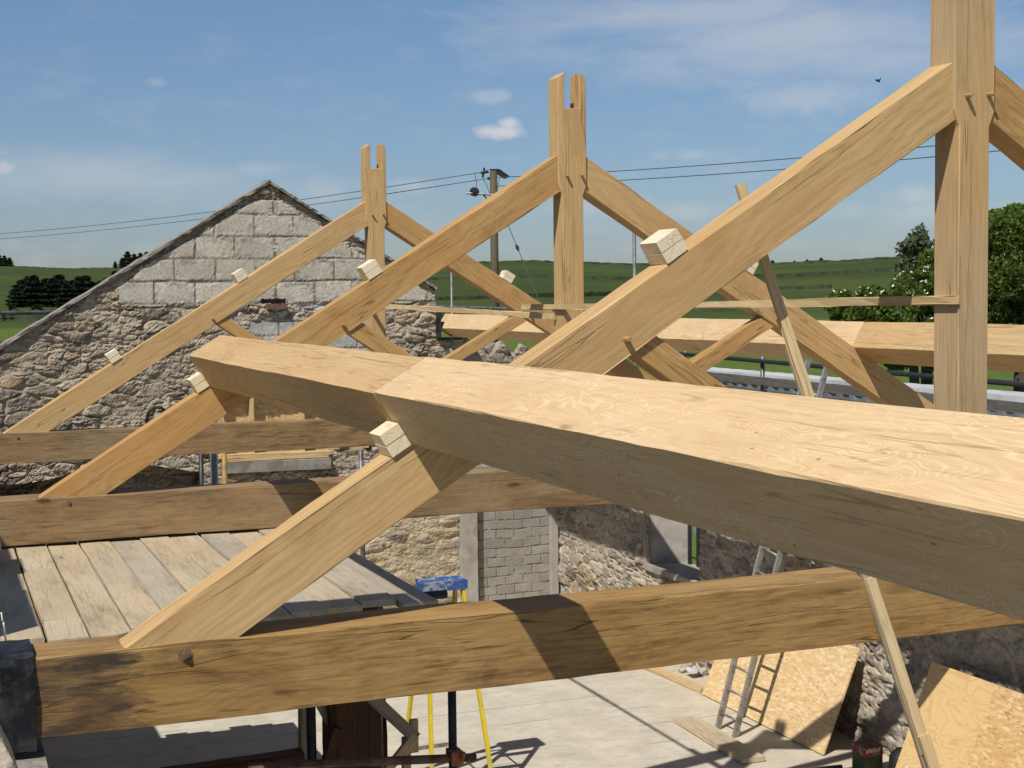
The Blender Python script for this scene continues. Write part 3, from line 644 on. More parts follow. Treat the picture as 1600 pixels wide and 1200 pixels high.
# plastered reveals (splayed) and sill, glazing bar grille in the slot
m = MB(); m.add([(RX + .0, WY1 + .06, WZ0 - .05), (RX + .55, WY1 - .20, WZ0 - .05), (RX + .55, WY1 - .20, WZ1), (RX + .0, WY1 + .06, WZ1), (RX + .55, WY1 + .1, WZ0 - .05), (RX + .55, WY1 + .1, WZ1), (RX, WY1 + .1, WZ0 - .05), (RX, WY1 + .1, WZ1)],
      [(0, 1, 2, 3), (0, 6, 4, 1), (3, 2, 5, 7), (1, 4, 5, 2), (6, 7, 5, 4), (0, 3, 7, 6)]); m.build('window_reveal', M['render'], rw)
m = MB().box((RX + .27, (WY0 + WY1) / 2, WZ0 - .02), (.56, WY1 - WY0 + .1, .08)); m.build('window_sill', M['render'], rw)
m = MB()
for y in (WY0 + .90, WY0 + 1.13): m.box((RX + .5, y, (WZ0 + WZ1) / 2), (.035, .05, WZ1 - WZ0))
for z in np.linspace(WZ0 + .12, WZ1, 6): m.box((RX + .5, WY0 + .4, z), (.025, .8, .03))
m.build('window_grille', M['steel_dark'], rw)

# left long wall under the tie ends
lw = empty('long_wall', (-4.25, 6, ZF)); tag(lw, 'low near side wall head carrying the wrapped tie beam end, level with the platform', 'wall')
MB().box((-4.37, 4.3, (ZF - .40) / 2), (.56, 20.6, -.40 - ZF)).build('wall_core', M['render'], lw)
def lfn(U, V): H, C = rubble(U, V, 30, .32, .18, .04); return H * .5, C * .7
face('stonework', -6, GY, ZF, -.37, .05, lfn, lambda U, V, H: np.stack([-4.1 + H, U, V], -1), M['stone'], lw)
def ltop(U, V):
    n = fbm(U * 3, V * 3, 60, 5); H = (n - .5) * .05; C = np.array((.26, .25, .225)) * (.7 + .6 * fbm(U * 7, V * 7, 61, 4))[..., None]; return H, C
face('wall_head', -4.66, -4.04, -6, GY, .05, ltop, lambda U, V, H: np.stack([U, V, -.365 + H], -1), M['stone'], lw, flat_edges='')
for Y, _, tyt in TR:
    MB().box((-4.40, Y + tyt / 2, -.335), (.42, .34, .08)).build('padstone', M['lintel'], lw)
    MB().box((4.42, Y + tyt / 2, -.295), (.34, .36, .02)).build('padstone', M['lintel'], rw)

def stone_lump(name, c, r, seed, squash=(1, 1, 1)):
    bm = bmesh.new(); bmesh.ops.create_icosphere(bm, subdivisions=5, radius=1); rr = np.random.RandomState(seed)
    pl = [(Vector(rr.normal(size=3)).normalized(), rr.uniform(.62, .9)) for _ in range(11)]
    for v in bm.verts:
        p = v.co.copy()
        for nrm, d in pl:
            e = p.dot(nrm) - d
            if e > 0: p -= nrm * e
        k = 1 + .05 * (math.sin(p.x * 9 + seed) * math.sin(p.y * 11) + math.sin(p.z * 13 + p.x * 17) * .5) + rr.uniform(-.012, .012)
        v.co = Vector((p.x * squash[0], p.y * squash[1], p.z * squash[2])) * r * k
    me = bpy.data.meshes.new(name); bm.to_mesh(me); bm.free(); set_col(me, np.tile((.42, .38, .31), (len(me.vertices), 1))); me.materials.append(M['stone'])
    return link(name, me, None, Matrix.Translation(c))
tag(stone_lump('wall_stone', (-4.32, -.72, -.12), .19, 4, (1, 1.2, 1.2)), 'rough pale stone at the bottom left corner below the plastic wrapped beam', 'stone')

# ------------------------------------------------------------------ ground level
def sheet(name, x0, x1, y0, y1, z, mat): return MB().add([(x0, y0, z), (x1, y0, z), (x1, y1, z), (x0, y1, z)], [(0, 1, 2, 3)]).build(name, mat)
tag(sheet('floor', -4.1, 4.35, -6.4, 14.7, ZF, M['floor']), kind='structure')

# ------------------------------------------------------------------ platform of scaffold boards
ordn = ['first', 'second', 'third', 'fourth', 'fifth', 'sixth', 'seventh', 'eighth', 'ninth', 'tenth', 'eleventh']
zb = -.312 - .019
G = 'weathered scaffold boards of the platform'
bx = -3.915; bn = 0; BW = .1945
def sboard(x, w, y0, y1, z, mat, label, roll=0.):
    o = timber('scaffold_board', (x + w / 2, y0, z), (x + w / 2 + rng.uniform(-.006, .006), min(y1, 4.39) + (.19 if y1 > 4.3 else 0), z + rng.uniform(-.002, .002)), w - .010, .036, (1, 0, roll), mat, None, ch=.003, jit=.0022, step=.3)
    tag(o, label, 'scaffold board', G); return o
sboard(-4.12, .2, 1.72, 4.39, zb + .001, M['board'], 'shaded scaffold board at the left edge, lying beside the wall head')
sboard(bx, BW, 1.66, 2.12, zb, M['board'], 'short near end piece of the leftmost lit column of platform boards')
sboard(bx, BW, 2.13, 3.58, zb + .001, M['board'], 'middle piece of the leftmost lit column of platform boards')
sboard(bx, BW, 3.59, 4.38, zb, M['board'], 'far piece of the leftmost lit column of platform boards')
y0s = [1.65, 1.74, 1.70, 1.66, 1.72, 1.76, 1.80, 1.84, 1.74]
for i in range(9):
    x = bx + BW * (i + 1); mt = M['board'] if i not in (2, 5, 7, 8) else M['board_grey']
    dz = [0, .006, 0, .008, .001, .007, 0, .012, .0][i]
    sboard(x, BW, y0s[i], 4.39, zb + dz, mt, f'{ordn[i+1]} column of the plank platform counted from the black wrapped beam end')
lp = empty('hidden_caster', (-3., 7., -1.3)); tag(lp, 'hidden shadow casting boards added in the bay behind the middle tie beam', 'platform')  # hidden boards, added only to cast the shadow on the floor below
for i in range(9): timber('hidden_board', (-3.98 + .225 * i, 5.1, -1.32), (-3.98 + .225 * i, 9.05 - .05 * (i % 3), -1.32), .215, .036, (1, 0, 0), M['board_grey'], lp)
def tube(name, a, b, mat, label, r=.0242, cat='scaffold tube', group='scaffold tubes', parent=None):
    o = MB().tube([a, b], r, 14).build(name, mat, parent, True)
    for p in o.data.polygons:
        if len(p.vertices) > 4: p.use_smooth = False
    return tag(o, label, cat, group) if parent is None else o
tube('scaffold_tube', (-4.0, 2.2, -.376), (-1.78, 2.18, -.376), M['steel_dark'], 'black horizontal tube end poking out beneath the platform beside the stepladder')
tube('scaffold_tube', (-4.0, 3.95, -.376), (-1.87, 3.95, -.376), M['steel_dark'], 'horizontal tube under the far end of the platform, end showing beside the planks')
tube('scaffold_tube', (-1.735, 2.24, -3.3), (-1.735, 2.24, -.44), M['steel_dark'], 'dark upright tube beneath the nearest tie beam beside the stepladder')
tube('scaffold_tube', (-1.90, 3.99, -3.3), (-1.90, 3.99, -.2), M['steel_dark'], 'upright tube rising at the far right edge of the platform')
tube('scaffold_tube', (-2.9, 2.19, -1.20), (-1.62, 2.19, -1.315), M['rust'], 'rusty horizontal tube at the bottom edge of the picture')
cp = empty('tube_coupler', (-1.735, 2.21, -1.30)); tag(cp, 'orange rusty coupler clamping the rusty and dark tubes together', 'coupler')
MB().box((-1.735, 2.21, -1.30), (.07, .1, .075)).build('coupler_body', M['coupler'], cp); MB().tube([(-1.71, 2.15, -1.30), (-1.71, 2.13, -1.26)], .012, 6).build('clamp_bolt', M['coupler'], cp)
# timbers below the platform
tr = empty('timber_trestle', (-2.2, 2.5, ZF)); tag(tr, 'rough sawn timber trestle in shade beneath the nearest tie beam', 'trestle')
tube('prop', (-2.475, 2.5, -3.3), (-2.475, 2.5, -.36), M['steel_dark'], '', .026, parent=tr); timber('leg', (-2.515, 2.54, -3.3), (-2.515, 2.54, -.36), .035, .08, (1, 0, 0), M['pine_grey'], tr)
timber('rail', (-2.45, 2.55, -.93), (-2.30, 2.55, -1.22), .05, .06, (0, 1, 0), M['pine_grey'], tr); timber('rail', (-2.34, 2.46, -1.13), (-2.46, 2.46, -1.5), .05, .06, (0, 1, 0), M['dark_timber'], tr)
timber('rail', (-2.22, 2.5, -.90), (-1.88, 2.48, -1.25), .06, .07, (0, 1, 0), M['pine_grey'], tr); timber('rail', (-1.88, 2.47, -1.23), (-2.13, 2.47, -1.50), .05, .045, (0, 1, 0), M['pine'], tr)
timber('leg', (-1.925, 2.5, -1.25), (-1.925, 2.5, -3.3), .045, .045, (0, 1, 0), M['pine'], tr); timber('leg', (-1.86, 2.56, -1.17), (-1.86, 2.56, -1.36), .04, .05, (0, 1, 0), M['pine'], tr)
tube('prop', (-2.06, 2.6, -3.3), (-2.06, 2.6, -.36), M['galv'], '', .026, parent=tr)
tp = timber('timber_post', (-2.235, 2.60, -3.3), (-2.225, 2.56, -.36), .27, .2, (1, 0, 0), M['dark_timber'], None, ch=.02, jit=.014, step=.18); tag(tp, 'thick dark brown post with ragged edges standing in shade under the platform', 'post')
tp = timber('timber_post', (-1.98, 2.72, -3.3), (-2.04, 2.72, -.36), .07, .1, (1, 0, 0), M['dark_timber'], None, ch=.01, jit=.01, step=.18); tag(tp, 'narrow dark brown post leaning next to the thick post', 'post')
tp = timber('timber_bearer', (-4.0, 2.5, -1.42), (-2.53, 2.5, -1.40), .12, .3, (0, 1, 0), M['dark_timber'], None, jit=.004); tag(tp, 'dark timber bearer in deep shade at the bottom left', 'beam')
tp = timber('short_timber', (-3.98, .45, -.62), (-3.93, .5, -.98), .035, .045, (0, 1, 0), M['pine'], None); tag(tp, 'short yellowish timber hanging below the wrapped beam end', 'timber')

# buckets on the wall head
def tub(x, y, label):
    t = empty('rubber_tub', (x, y, -.34)); tag(t, label, 'bucket', 'black buckets on the wall head')
    m = MB(); m.tube([(x, y, -.34), (x, y, -.12), (x, y, -.11), (x, y, -.11), (x, y, -.31)], [.10, .14, .146, .132, .10], 24, True); m.build('bucket_body', M['black'], t, True)
    pts = [(x + .142 * math.cos(a), y + .03 + .0 * a, -.2 - .13 * math.sin(a) * .9) for a in np.linspace(0, math.pi, 14)]
    pts = [(x + .15 + .01 * math.sin(a), y - .11 * math.cos(a), -.12 - .10 * math.sin(a)) for a in np.linspace(0, math.pi, 14)]
    MB().tube(pts, .004, 6).build('handle', M['white'], t, True)
tub(-4.27, 1.35, 'black bucket with pale wire handle just behind the plastic wrapped beam end')
tub(-4.19, 3.75, 'black bucket with pale wire handle just in front of the middle tie beam')

# ------------------------------------------------------------------ stepladder
sl_ = empty('stepladder', (-.07, 7.27, ZF)); tag(sl_, 'yellow fibreglass stepladder with a dusty blue top', 'stepladder')
zt2 = -1.36; cx, cy = -.075, 7.27
MB().box((cx, cy, zt2 + .01), (.42, .25, .03)).box((cx, cy - .118, zt2 - .025), (.42, .016, .07)).box((cx, cy + .118, zt2 - .025), (.42, .016, .07)).box((cx - .20, cy, zt2 - .025), (.016, .22, .07)).box((cx + .20, cy, zt2 - .025), (.016, .22, .07)).build('top_cap', M['blue'], sl_)
def rail(a, b, mat=None): return timber('leg', a, b, .03, .055, (1, 0, 0), M['yellow'], sl_, ch=.003, jit=0, step=2)
nearf = [((cx - .17, cy - .08, zt2 - .03), (cx - .29, cy - .52, ZF)), ((cx + .17, cy - .08, zt2 - .03), (cx + .31, cy - .52, ZF))]
farf = [((cx - .16, cy + .08, zt2 - .03), (cx - .25, cy + .50, ZF)), ((cx + .16, cy + .08, zt2 - .03), (cx + .25, cy + .50, ZF))]
for a, b in nearf + farf: rail(a, b)
for t in (.13, .38, .88):
    a = Vector(nearf[0][0]).lerp(Vector(nearf[0][1]), t); b = Vector(nearf[1][0]).lerp(Vector(nearf[1][1]), t)
    MB().box((a + b) / 2, ((b - a).length, .08, .03)).build('tread', M['alu'], sl_)
for t in (.3, .86):
    a = Vector(farf[0][0]).lerp(Vector(farf[0][1]), t); b = Vector(farf[1][0]).lerp(Vector(farf[1][1]), t); MB().box((a + b) / 2, ((b - a).length, .02, .035)).build('cross_bar', M['alu'], sl_)
for s in (0, 1):
    a = Vector(nearf[s][0]).lerp(Vector(nearf[s][1]), .42); b = Vector(farf[s][0]).lerp(Vector(farf[s][1]), .42); MB().box((a + b) / 2, (.012, (b - a).length, .022)).build('spreader', M['alu'], sl_)

# ------------------------------------------------------------------ aluminium ladder leaning on the far wall
la = empty('ladder', (3.17, 7.7, ZF)); tag(la, 'dusty aluminium ladder standing on the floor and leaning over the far wall', 'ladder')
a0, a1 = Vector((3.153, 7.857, ZF)), Vector((4.46, 8.134, .58)); b0, b1 = Vector((3.182, 7.551, ZF)), Vector((4.45, 7.793, .47))
for a, b in ((a0, a1), (b0, b1)): timber('stile', a, b, .028, .065, (0, 1, 0), M['alu'], la, ch=.003, jit=0, step=6)
for k in range(1, 16):
    t = k / 16. - .02; p = a0.lerp(a1, t); q = b0.lerp(b1, t); MB().tube([p, q], .014, 8).build('rung', M['alu'], la, True)

# ------------------------------------------------------------------ sheets leaning on the far wall
def sheetboard(name, y0, y1, xb, xt, h, mat, label, cat, th=.018, skew=0):
    dx = xt - xb; dz = math.sqrt(h * h - dx * dx); n = Vector((-dz, 0, dx)).normalized()
    X = Vector((0, 1, 0)); Y = Vector((dx, 0, dz)).normalized(); Z = X.cross(Y)
    mw = Matrix(((X.x, Y.x, Z.x, xb), (X.y, Y.y, Z.y, y0), (X.z, Y.z, Z.z, ZF + .006), (0, 0, 0, 1)))
    m = MB(); L = y1 - y0
    V = [(0, 0, 0), (L, 0, 0), (L + skew, h, 0), (skew, h, 0)]; V2 = [(x, y, -th) for x, y, z in V]
    me = mesh(name, V + V2, [(0, 1, 2, 3), (7, 6, 5, 4), (0, 4, 5, 1), (1, 5, 6, 2), (2, 6, 7, 3), (3, 7, 4, 0)], mat)
    o = link(name, me, None, mw); tag(o, label, cat, 'sheets of board leaning on the far wall'); return o
sheetboard('osb_sheet', 6.66, 9.09, 3.67, 4.17, 1.11, M['osb'], 'pale strand board sheet leaning on the far wall behind the ladder', 'board sheet', skew=.10)
sheetboard('plywood_sheet', 3.15, 5.59, 3.66, 4.14, 1.23, M['ply'], 'plywood sheet with wavy grain leaning on the far wall, half in shade', 'board sheet')
sheetboard('osb_sheet', 2.4, 4.68, 3.60, 4.11, 1.25, M['osb_old'], 'orange strand board sheet overlapping the plywood at the right edge', 'board sheet')
pk = timber('loose_plank', (2.98, 8.26, ZF + .03), (2.92, 6.75, ZF + .03), .26, .045, (1, 0, 0), M['board'], None, ch=.004, jit=.003); tag(pk, 'dusty plank lying on the floor at the foot of the ladder', 'plank')
pk = timber('floor_timber', (3.72, 9.15, ZF + .03), (3.55, 11.6, ZF + .03), .12, .05, (1, 0, 0), M['pine'], None); tag(pk, 'long timber lying on the floor along the foot of the far wall', 'timber')
for i, (x, y) in enumerate(((2.82, 6.32), (3.0, 6.18))):
    tube('floor_tube', (x, y, ZF + .03), (x + .75, y - .1 - .03 * i, ZF + .03), M['galv'], ['grey tube lying on the floor, the one nearer the plank', 'grey tube lying on the floor, the one nearer the red and green tin'][i], .03, 'tube', 'grey tubes on the floor')
tn = empty('fuel_tin', (3.72, 6.02, ZF)); tag(tn, 'battered green tin with a red lettered band at the bottom right', 'tin')
tx, ty_ = 3.70, 5.99
MB().box((tx, ty_, ZF + .11), (.2, .2, .22)).build('tin_body', M['green_tin'], tn); MB().box((tx, ty_, ZF + .262), (.204, .204, .085)).build('red_band', M['red_tin'], tn); MB().box((tx, ty_, ZF + .313), (.19, .19, .018)).build('lid', M['rust'], tn)
m = MB()
for k in range(9): m.box((tx - .08 + .018 * k, ty_ - .1035, ZF + .272 + .004 * (k % 3)), (.009, .002, .035))
m.build('lettering', M['white'], tn)
rl = empty('work_machine', (3.93, 5.7, ZF)); tag(rl, 'black power tool case with a looping pale cable beside the green tin', 'power tool')
m = MB(); m.tube([(3.9, 5.72, ZF), (3.9, 5.72, ZF + .12), (3.9, 5.74, ZF + .25), (3.9, 5.74, ZF + .31)], [.13, .13, .11, .05], 18); m.build('machine_body', M['black'], rl, True)
MB().box((3.86, 5.58, ZF + .12), (.1, .1, .16)).build('motor', M['alu'], rl)
pts = [(3.84 + .13 * math.cos(a), 5.50 + .05 * math.sin(2 * a), ZF + .16 + .13 * math.sin(a)) for a in np.linspace(0, 5.4, 30)]; MB().tube(pts, .006, 6).build('cable', M['white'], rl, True)

# props at the gable
G2 = 'steel props in front of the gable wall'
tube('steel_prop', (-1.2, 13.5, ZF), (-1.2, 13.5, -.30), M['steel_dark'], 'dark steel prop under the farthest tie beam, left of the opening', .03, 'prop', G2)
tube('steel_prop', (-1.0, 13.7, ZF), (-1.0, 13.7, -.30), M['galv'], 'wide grey prop between the dark and the ochre props', .05, 'prop', G2)
tube('steel_prop', (-.90, 13.5, ZF), (-.90, 13.5, -.30), M['ochre'], 'ochre steel prop beside the unfinished opening', .035, 'prop', G2)
tube('steel_prop', (.93, 13.5, ZF), (.93, 13.5, -.76), M['galv'], 'short grey prop end right of the concrete lintel', .035, 'prop', G2)

# unseen boards and tubes added outside the left edge to shade wall head and deck
sg = empty('shadow_caster', (-5.25, 2.5, .5)); tag(sg, 'unseen shadow casting boards added outside the near side wall', 'scaffold')
rr = random.Random(9)
for i in range(9):
    yy = 1.15 + i * .5; zt3 = 1.88 + rr.uniform(-.05, .04)
    MB().box((-5.25, yy, zt3 - .55), (.025, .50, 1.1)).build('caster_board', M['board_grey'], sg)
for y in (.2, 5.8): MB().tube([(-5.29, y, -3.3), (-5.29, y, 3.6)], .024, 10).build('standard', M['galv'], sg, True)
MB().box((-4.60, .11, 3.1), (.95, .36, .04)).build('caster_plank', M['board_grey'], sg)  # unseen plank, added to cast the shadow band over the near deck ends
MB().tube([(-5.29, .2, 3.055), (-4.16, .2, 3.055)], .024, 10).build('caster_tube', M['galv'], sg, True)

# ------------------------------------------------------------------ scaffold beyond the far wall
G3 = 'scaffold beyond the far wall'
for y, zt4, lb in ((21.9, 1.95, 'thin upright scaffold pole left of the utility pole'), (13.83, 2.18, 'upright scaffold pole between the middle king post and the nearest rafter'),
                   (10.3, 1.2, 'upright scaffold pole in front of the grey shed, left of the aluminium ladder'), (12.3, .9, 'upright scaffold pole just above the pale purlin and behind the strut')):
    tube('scaffold_pole', (5.2, y, ZF), (5.2, y, zt4), M['galv'], lb, .027, 'scaffold pole', G3)
tube('scaffold_rail', (5.15, -2, .29), (5.15, 14, .47), M['steel_dark'], 'long dark guard rail tube above the white shed edge', .027, 'scaffold rail', G3)
tube('scaffold_rail', (5.25, 13.2, 1.0), (5.2, 27, 1.12), M['galv'], 'grey guard rail tube to the left of the middle king post', .03, 'scaffold rail', G3)
tube('scaffold_rail', (5.3, -3, .33), (5.3, 6.3, .37), M['rust'], 'rusty guard rail tube right of the nearest king post', .027, 'scaffold rail', G3)
tb = timber('toe_board', (5.12, -2.2, .12), (5.12, 13.2, .2), .035, .10, (1, 0, 0), M['toe'], None, jit=.004); tag(tb, 'grey scaffold toe board running below the dark guard rail', 'scaffold board', G3)
tb = timber('toe_board', (5.3, -2.2, -.06), (5.3, 12.6, .05), .035, .05, (1, 0, 0), M['toe'], None, jit=.004); tag(tb, 'lower grey scaffold board in front of the shed cladding', 'scaffold board', G3)
tube('scaffold_rail', (-8., 16.3, 1.125), (-2.6, 16.3, 1.115), M['alu'], 'pale horizontal tube behind the left slope of the gable, the upper one', .03, 'scaffold rail', 'tubes behind the gable')
tube('scaffold_rail', (-8., 16.3, .71), (-2.6, 16.3, .71), M['alu'], 'pale horizontal tube behind the left slope of the gable, the lower one', .03, 'scaffold rail', 'tubes behind the gable')
# shed
sh = empty('metal_shed', (9, 9, ZF)); tag(sh, 'grey corrugated shed with a white roof edge beyond the far wall', 'shed')
V = []; F = []; n = 420
for i in range(n + 1):
    y = -4 + 24. * i / n; dx = .03 * (1 if (i // 3) % 2 else 0)
    V += [(9 + dx, y, ZF), (9 + dx, y, -.22)]
for i in range(n): F.append((2 * i, 2 * i + 1, 2 * i + 3, 2 * i + 2))
MB().add(V, F).build('cladding', M['grey_clad'], sh)
MB().box((9.4, 8, -1.8), (.66, 23.9, 3.)).box((10.6, 8, -2.3), (2.4, 23.9, 2.)).build('shed_core', M['grey_clad'], sh)
V = []; F = []
for i in range(n + 1):
    y = -4.1 + 24.2 * i / n; dz = .004 * (1 if (i // 4) % 2 else 0); V += [(8.93, y, -.22 + dz), (8.93, y, -.13 + dz), (9.35, y, -.115 + dz)]
for i in range(n): F += [(3 * i, 3 * i + 1, 3 * i + 4, 3 * i + 3), (3 * i + 1, 3 * i + 2, 3 * i + 5, 3 * i + 4)]
MB().add(V, F).build('roof', M['white_clad'], sh)

# ------------------------------------------------------------------ terrain
HZ = math.atan2(CW.x, CW.y)
def prof(d, az):
    u = math.degrees(az - HZ)
    P = [(0, -3.34), (24, -3.34), (60, -2.1), (100, -.7), (150, .55), (220, 2.6), (300, 6.1), (360, 9.1), (420, 10.6), (470, 10.9), (600, 9.), (1000, 3.), (5000, -10)]
    z = P[-1][1]
    for (a, za), (b, zb_) in zip(P, P[1:]):
        if a <= d <= b: t = (d - a) / (b - a); t = t * t * (3 - 2 * t) if d > 24 else t; z = za + (zb_ - za) * t; break
    k = sstep(60., 420., d)
    z += float(k) * (.6 * math.sin(u * .33 + 2.1) + .2 * math.sin(u * .9 + 1) + .1 * math.sin(u * 2.3) - .055 * max(0, u) + 0)
    return z
def ground_z(x, y):
    d = math.hypot(x - CP.x, y - CP.y); return prof(d, math.atan2(x - CP.x, y - CP.y))
V = []; F = []; na = 240; ds = [0.5, 12, 24, 30, 38, 48, 60, 75, 90, 110, 130, 150, 175, 200, 230, 260, 290, 320, 350, 380, 410, 440, 470, 520, 600, 800, 1000, 2000, 4500]
for d in ds:
    for k in range(na):
        az = 2 * math.pi * k / na; x, y = CP.x + d * math.sin(az), CP.y + d * math.cos(az); V.append((x, y, prof(d, az) if d > 24 else -3.34))
for i in range(len(ds) - 1):
    for k in range(na): F.append((i * na + k, (i + 1) * na + k, (i + 1) * na + (k + 1) % na, i * na + (k + 1) % na))
F.append(tuple(range(na)))
tag(MB().add(V, F).build('ground', M['ground'], None, True), kind='structure')
def azx(px): return HZ + math.atan((px - 800) / FPX)
def gp(px, d): az = azx(px); x, y = CP.x + d * math.sin(az), CP.y + d * math.cos(az); return Vector((x, y, prof(d, az)))
def field_wall(p0, p1, d0, d1, h, label, seed, wid=.6):
    V = []; F = []; n = 160; rr = random.Random(seed)
    for i in range(n + 1):
        t = i / n; d = d0 + (d1 - d0) * t + 3 * math.sin(t * 7 + seed); p = gp(p0 + (p1 - p0) * t, d); hh = h * (.8 + .35 * rr.random())
        for yy, zz in ((-wid / 2, -.6), (-wid * .4, hh), (wid * .4, hh * .97), (wid / 2, -.6)): V.append((p.x + .37 * yy, p.y + .93 * yy, p.z + zz))
    for i in range(n):
        for k in range(3): F.append((i * 4 + k, i * 4 + k + 1, (i + 1) * 4 + k + 1, (i + 1) * 4 + k))
    F += [(0, 3, 2, 1), (n * 4, n * 4 + 1, n * 4 + 2, n * 4 + 3)]
    tag(MB().add(V, F).build('field_wall', M['fieldwall'], None), label, 'field wall', 'dry stone walls on the hillside')
M['fieldwall'] = plain('field_wall_stone', (.052, .068, .032), .95, 0, .5, .8, .5, dirt=(.03, .042, .014))
field_wall(640, 1500, 430, 400, .8, 'dark dry stone wall along the crest of the hill', 1)
field_wall(640, 1600, 255, 285, .6, 'dry stone wall across the upper pasture below the crest', 2)
field_wall(660, 1300, 165, 205, .5, 'dry stone wall across the middle pasture', 3)
field_wall(640, 1150, 118, 128, .45, 'dry stone wall across the lower pasture behind the middle king post', 4)
field_wall(-300, 420, 435, 425, .5, 'low field wall along the crest left of the gable', 5)
field_wall(-300, 200, 132, 120, .9, 'rough field boundary below the dark conifers', 6)

# ------------------------------------------------------------------ vegetation
def leaves(n, fn, size, seed):
    rr = np.random.RandomState(seed); P = fn(n, rr); n = len(P)
    a = rr.normal(size=(n, 3)); a /= np.linalg.norm(a, axis=1)[:, None]; b = rr.normal(size=(n, 3)); b -= a * (a * b).sum(1)[:, None]; b /= np.linalg.norm(b, axis=1)[:, None]
    s = size * rr.uniform(.6, 1.35, (n, 1)); Q = np.stack([P - a * s, P + b * s * .5, P + a * s, P - b * s * .5], 1).reshape(-1, 3)
    return Q
def leafmesh(name, Q, mat, parent=None, extra=None):
    n = len(Q) // 4; me = bpy.data.meshes.new(name); me.vertices.add(4 * n); me.vertices.foreach_set('co', Q.astype(np.float32).ravel()); me.loops.add(4 * n); me.loops.foreach_set('vertex_index', np.arange(4 * n, dtype=np.int32))
    me.polygons.add(n); me.polygons.foreach_set('loop_start', np.arange(0, 4 * n, 4, dtype=np.int32)); me.polygons.foreach_set('loop_total', np.full(n, 4, np.int32)); me.update(calc_edges=True); me.materials.append(mat)
    return link(name, me, parent)
def clumps(c, r, nc, seed, rc=.28):
    rr = np.random.RandomState(seed); d = rr.normal(size=(nc, 3)); d /= np.linalg.norm(d, axis=1)[:, None]; k = rr.uniform(.35, 1, (nc, 1)) ** .5
    cc = np.array(c) + d * k * np.array(r); rad = rr.uniform(.5, 1.2, nc) * rc * min(r)
    def fn(n, r2):
        i = r2.randint(0, nc, n); e = r2.normal(size=(n, 3)); e /= np.linalg.norm(e, axis=1)[:, None]; return cc[i] + e * (rad[i] * r2.uniform(.45, 1.05, n) ** .5)[:, None]
    return fn, cc
def bush(name, c, r, n, size, mat, label, cat, seed, nc=60, trunk=True, blossoms=0, group=None, rc=.28):
    c = Vector(c); gz = ground_z(c.x, c.y); root = empty(name, (c.x, c.y, gz)); tag(root, label, cat, group)
    fn, cc = clumps(c, r, nc, seed, rc); leafmesh('crown', leaves(n, fn, size, seed), mat, root)
    m = MB(); m.tube([(c.x, c.y, gz - .2), (c.x + .1, c.y, (gz + c.z) / 2), (c.x, c.y, c.z)], [.16, .12, .05], 8)
    for q in cc[::3]: m.tube([(c.x, c.y, c.z - r[2] * .6), ((c.x + q[0]) / 2, (c.y + q[1]) / 2, (c.z - r[2] * .6 + q[2]) / 2 - .1), tuple(q)], [.05, .03, .01], 5)
    m.build('trunk', M['bark'], root)
    if blossoms:
        rr = np.random.RandomState(seed + 1); Q = leaves(blossoms, lambda n_, r2: fn(n_, r2) + np.array((0, 0, .05)), size * .55, seed + 2)
        ctr = Q.reshape(-1, 4, 3).mean(1); keep = (vnoise(ctr[:, 0] * 2.3, ctr[:, 2] * 2.9, 4) > .55) & (ctr[:, 2] > c.z - r[2] * .45); Q = Q.reshape(-1, 4, 3)[keep].reshape(-1, 3); leafmesh('blossom', Q, M['blossom'], root)
    return root
def at(px, py, d):
    v = CW + CR * ((px - 800) / FPX) - CU * ((py - 600) / FPX); return CP + v * d
# hawthorn and hedge on the right
bush('hawthorn_bush', at(1425, 495, 27), (1.55, 1.2, .85), 26000, .05, M['leaf'], 'hawthorn bush with white blossom left of the nearest king post, low before the field', 'bush', 31, 70, blossoms=2600, group='hedge bushes on the right')
bush('willow_bush', at(1443, 405, 29), (.50, .5, .62), 2600, .055, M['leaf_grey'], 'wispy grey green shrub rising above the hawthorn against the sky', 'bush', 32, 26, rc=.35, group='hedge bushes on the right')
bush('hawthorn_bush', at(1515, 455, 28), (.95, .9, 1.0), 15000, .05, M['leaf'], 'bright green bush close behind the lower left side of the nearest king post', 'bush', 33, 45, blossoms=300, group='hedge bushes on the right')
bush('hawthorn_bush', at(1618, 428, 26), (1.2, 1.0, 1.15), 34000, .045, M['leaf'], 'dense dark hawthorn right of the nearest king post', 'bush', 34, 80, blossoms=500, group='hedge bushes on the right')
bush('sycamore_bush', at(1590, 362, 29), (.85, .8, .48), 9000, .06, M['leaf_bright'], 'bright yellow green treetop above the dark hawthorn at the right edge', 'tree', 35, 36, rc=.4, group='hedge bushes on the right')
bush('hawthorn_bush', at(1640, 330, 31), (.55, .5, .35), 3000, .06, M['leaf_bright'], 'small bright leafy sprig above the hedge at the right edge', 'bush', 36, 16, rc=.4, group='hedge bushes on the right')
# conifers
def conifer_mesh(h, r, seed, n=9500, bushy=0.):
    def fn(n_, rr):
        z = rr.uniform(.06, 1, n_) ** .9; k = (1 - z) ** (.75 - .35 * bushy) * (.75 + .25 * np.sin(z * 34 + rr.uniform(0, 1))) ; a = rr.uniform(0, 2 * math.pi, n_); q = rr.uniform(.3, 1, n_) ** .5
        w = 1 + .3 * np.sin(a * 3 + seed) ; return np.stack([r * k * q * w * np.cos(a), r * k * q * w * np.sin(a), h * z], 1)
    return leaves(n, fn, h * .033, seed)
protos = []
for k in range(3):
    Q = conifer_mesh(9, 2.6, 40 + k, bushy=.7 if k else .3); me_o = leafmesh('crown', Q, M['conifer']); t_o = MB().tube([(0, 0, -.5), (0, 0, 6)], [.22, .06], 7).build('trunk', M['bark'])
    protos.append((me_o.data, t_o.data)); bpy.data.objects.remove(me_o); bpy.data.objects.remove(t_o)
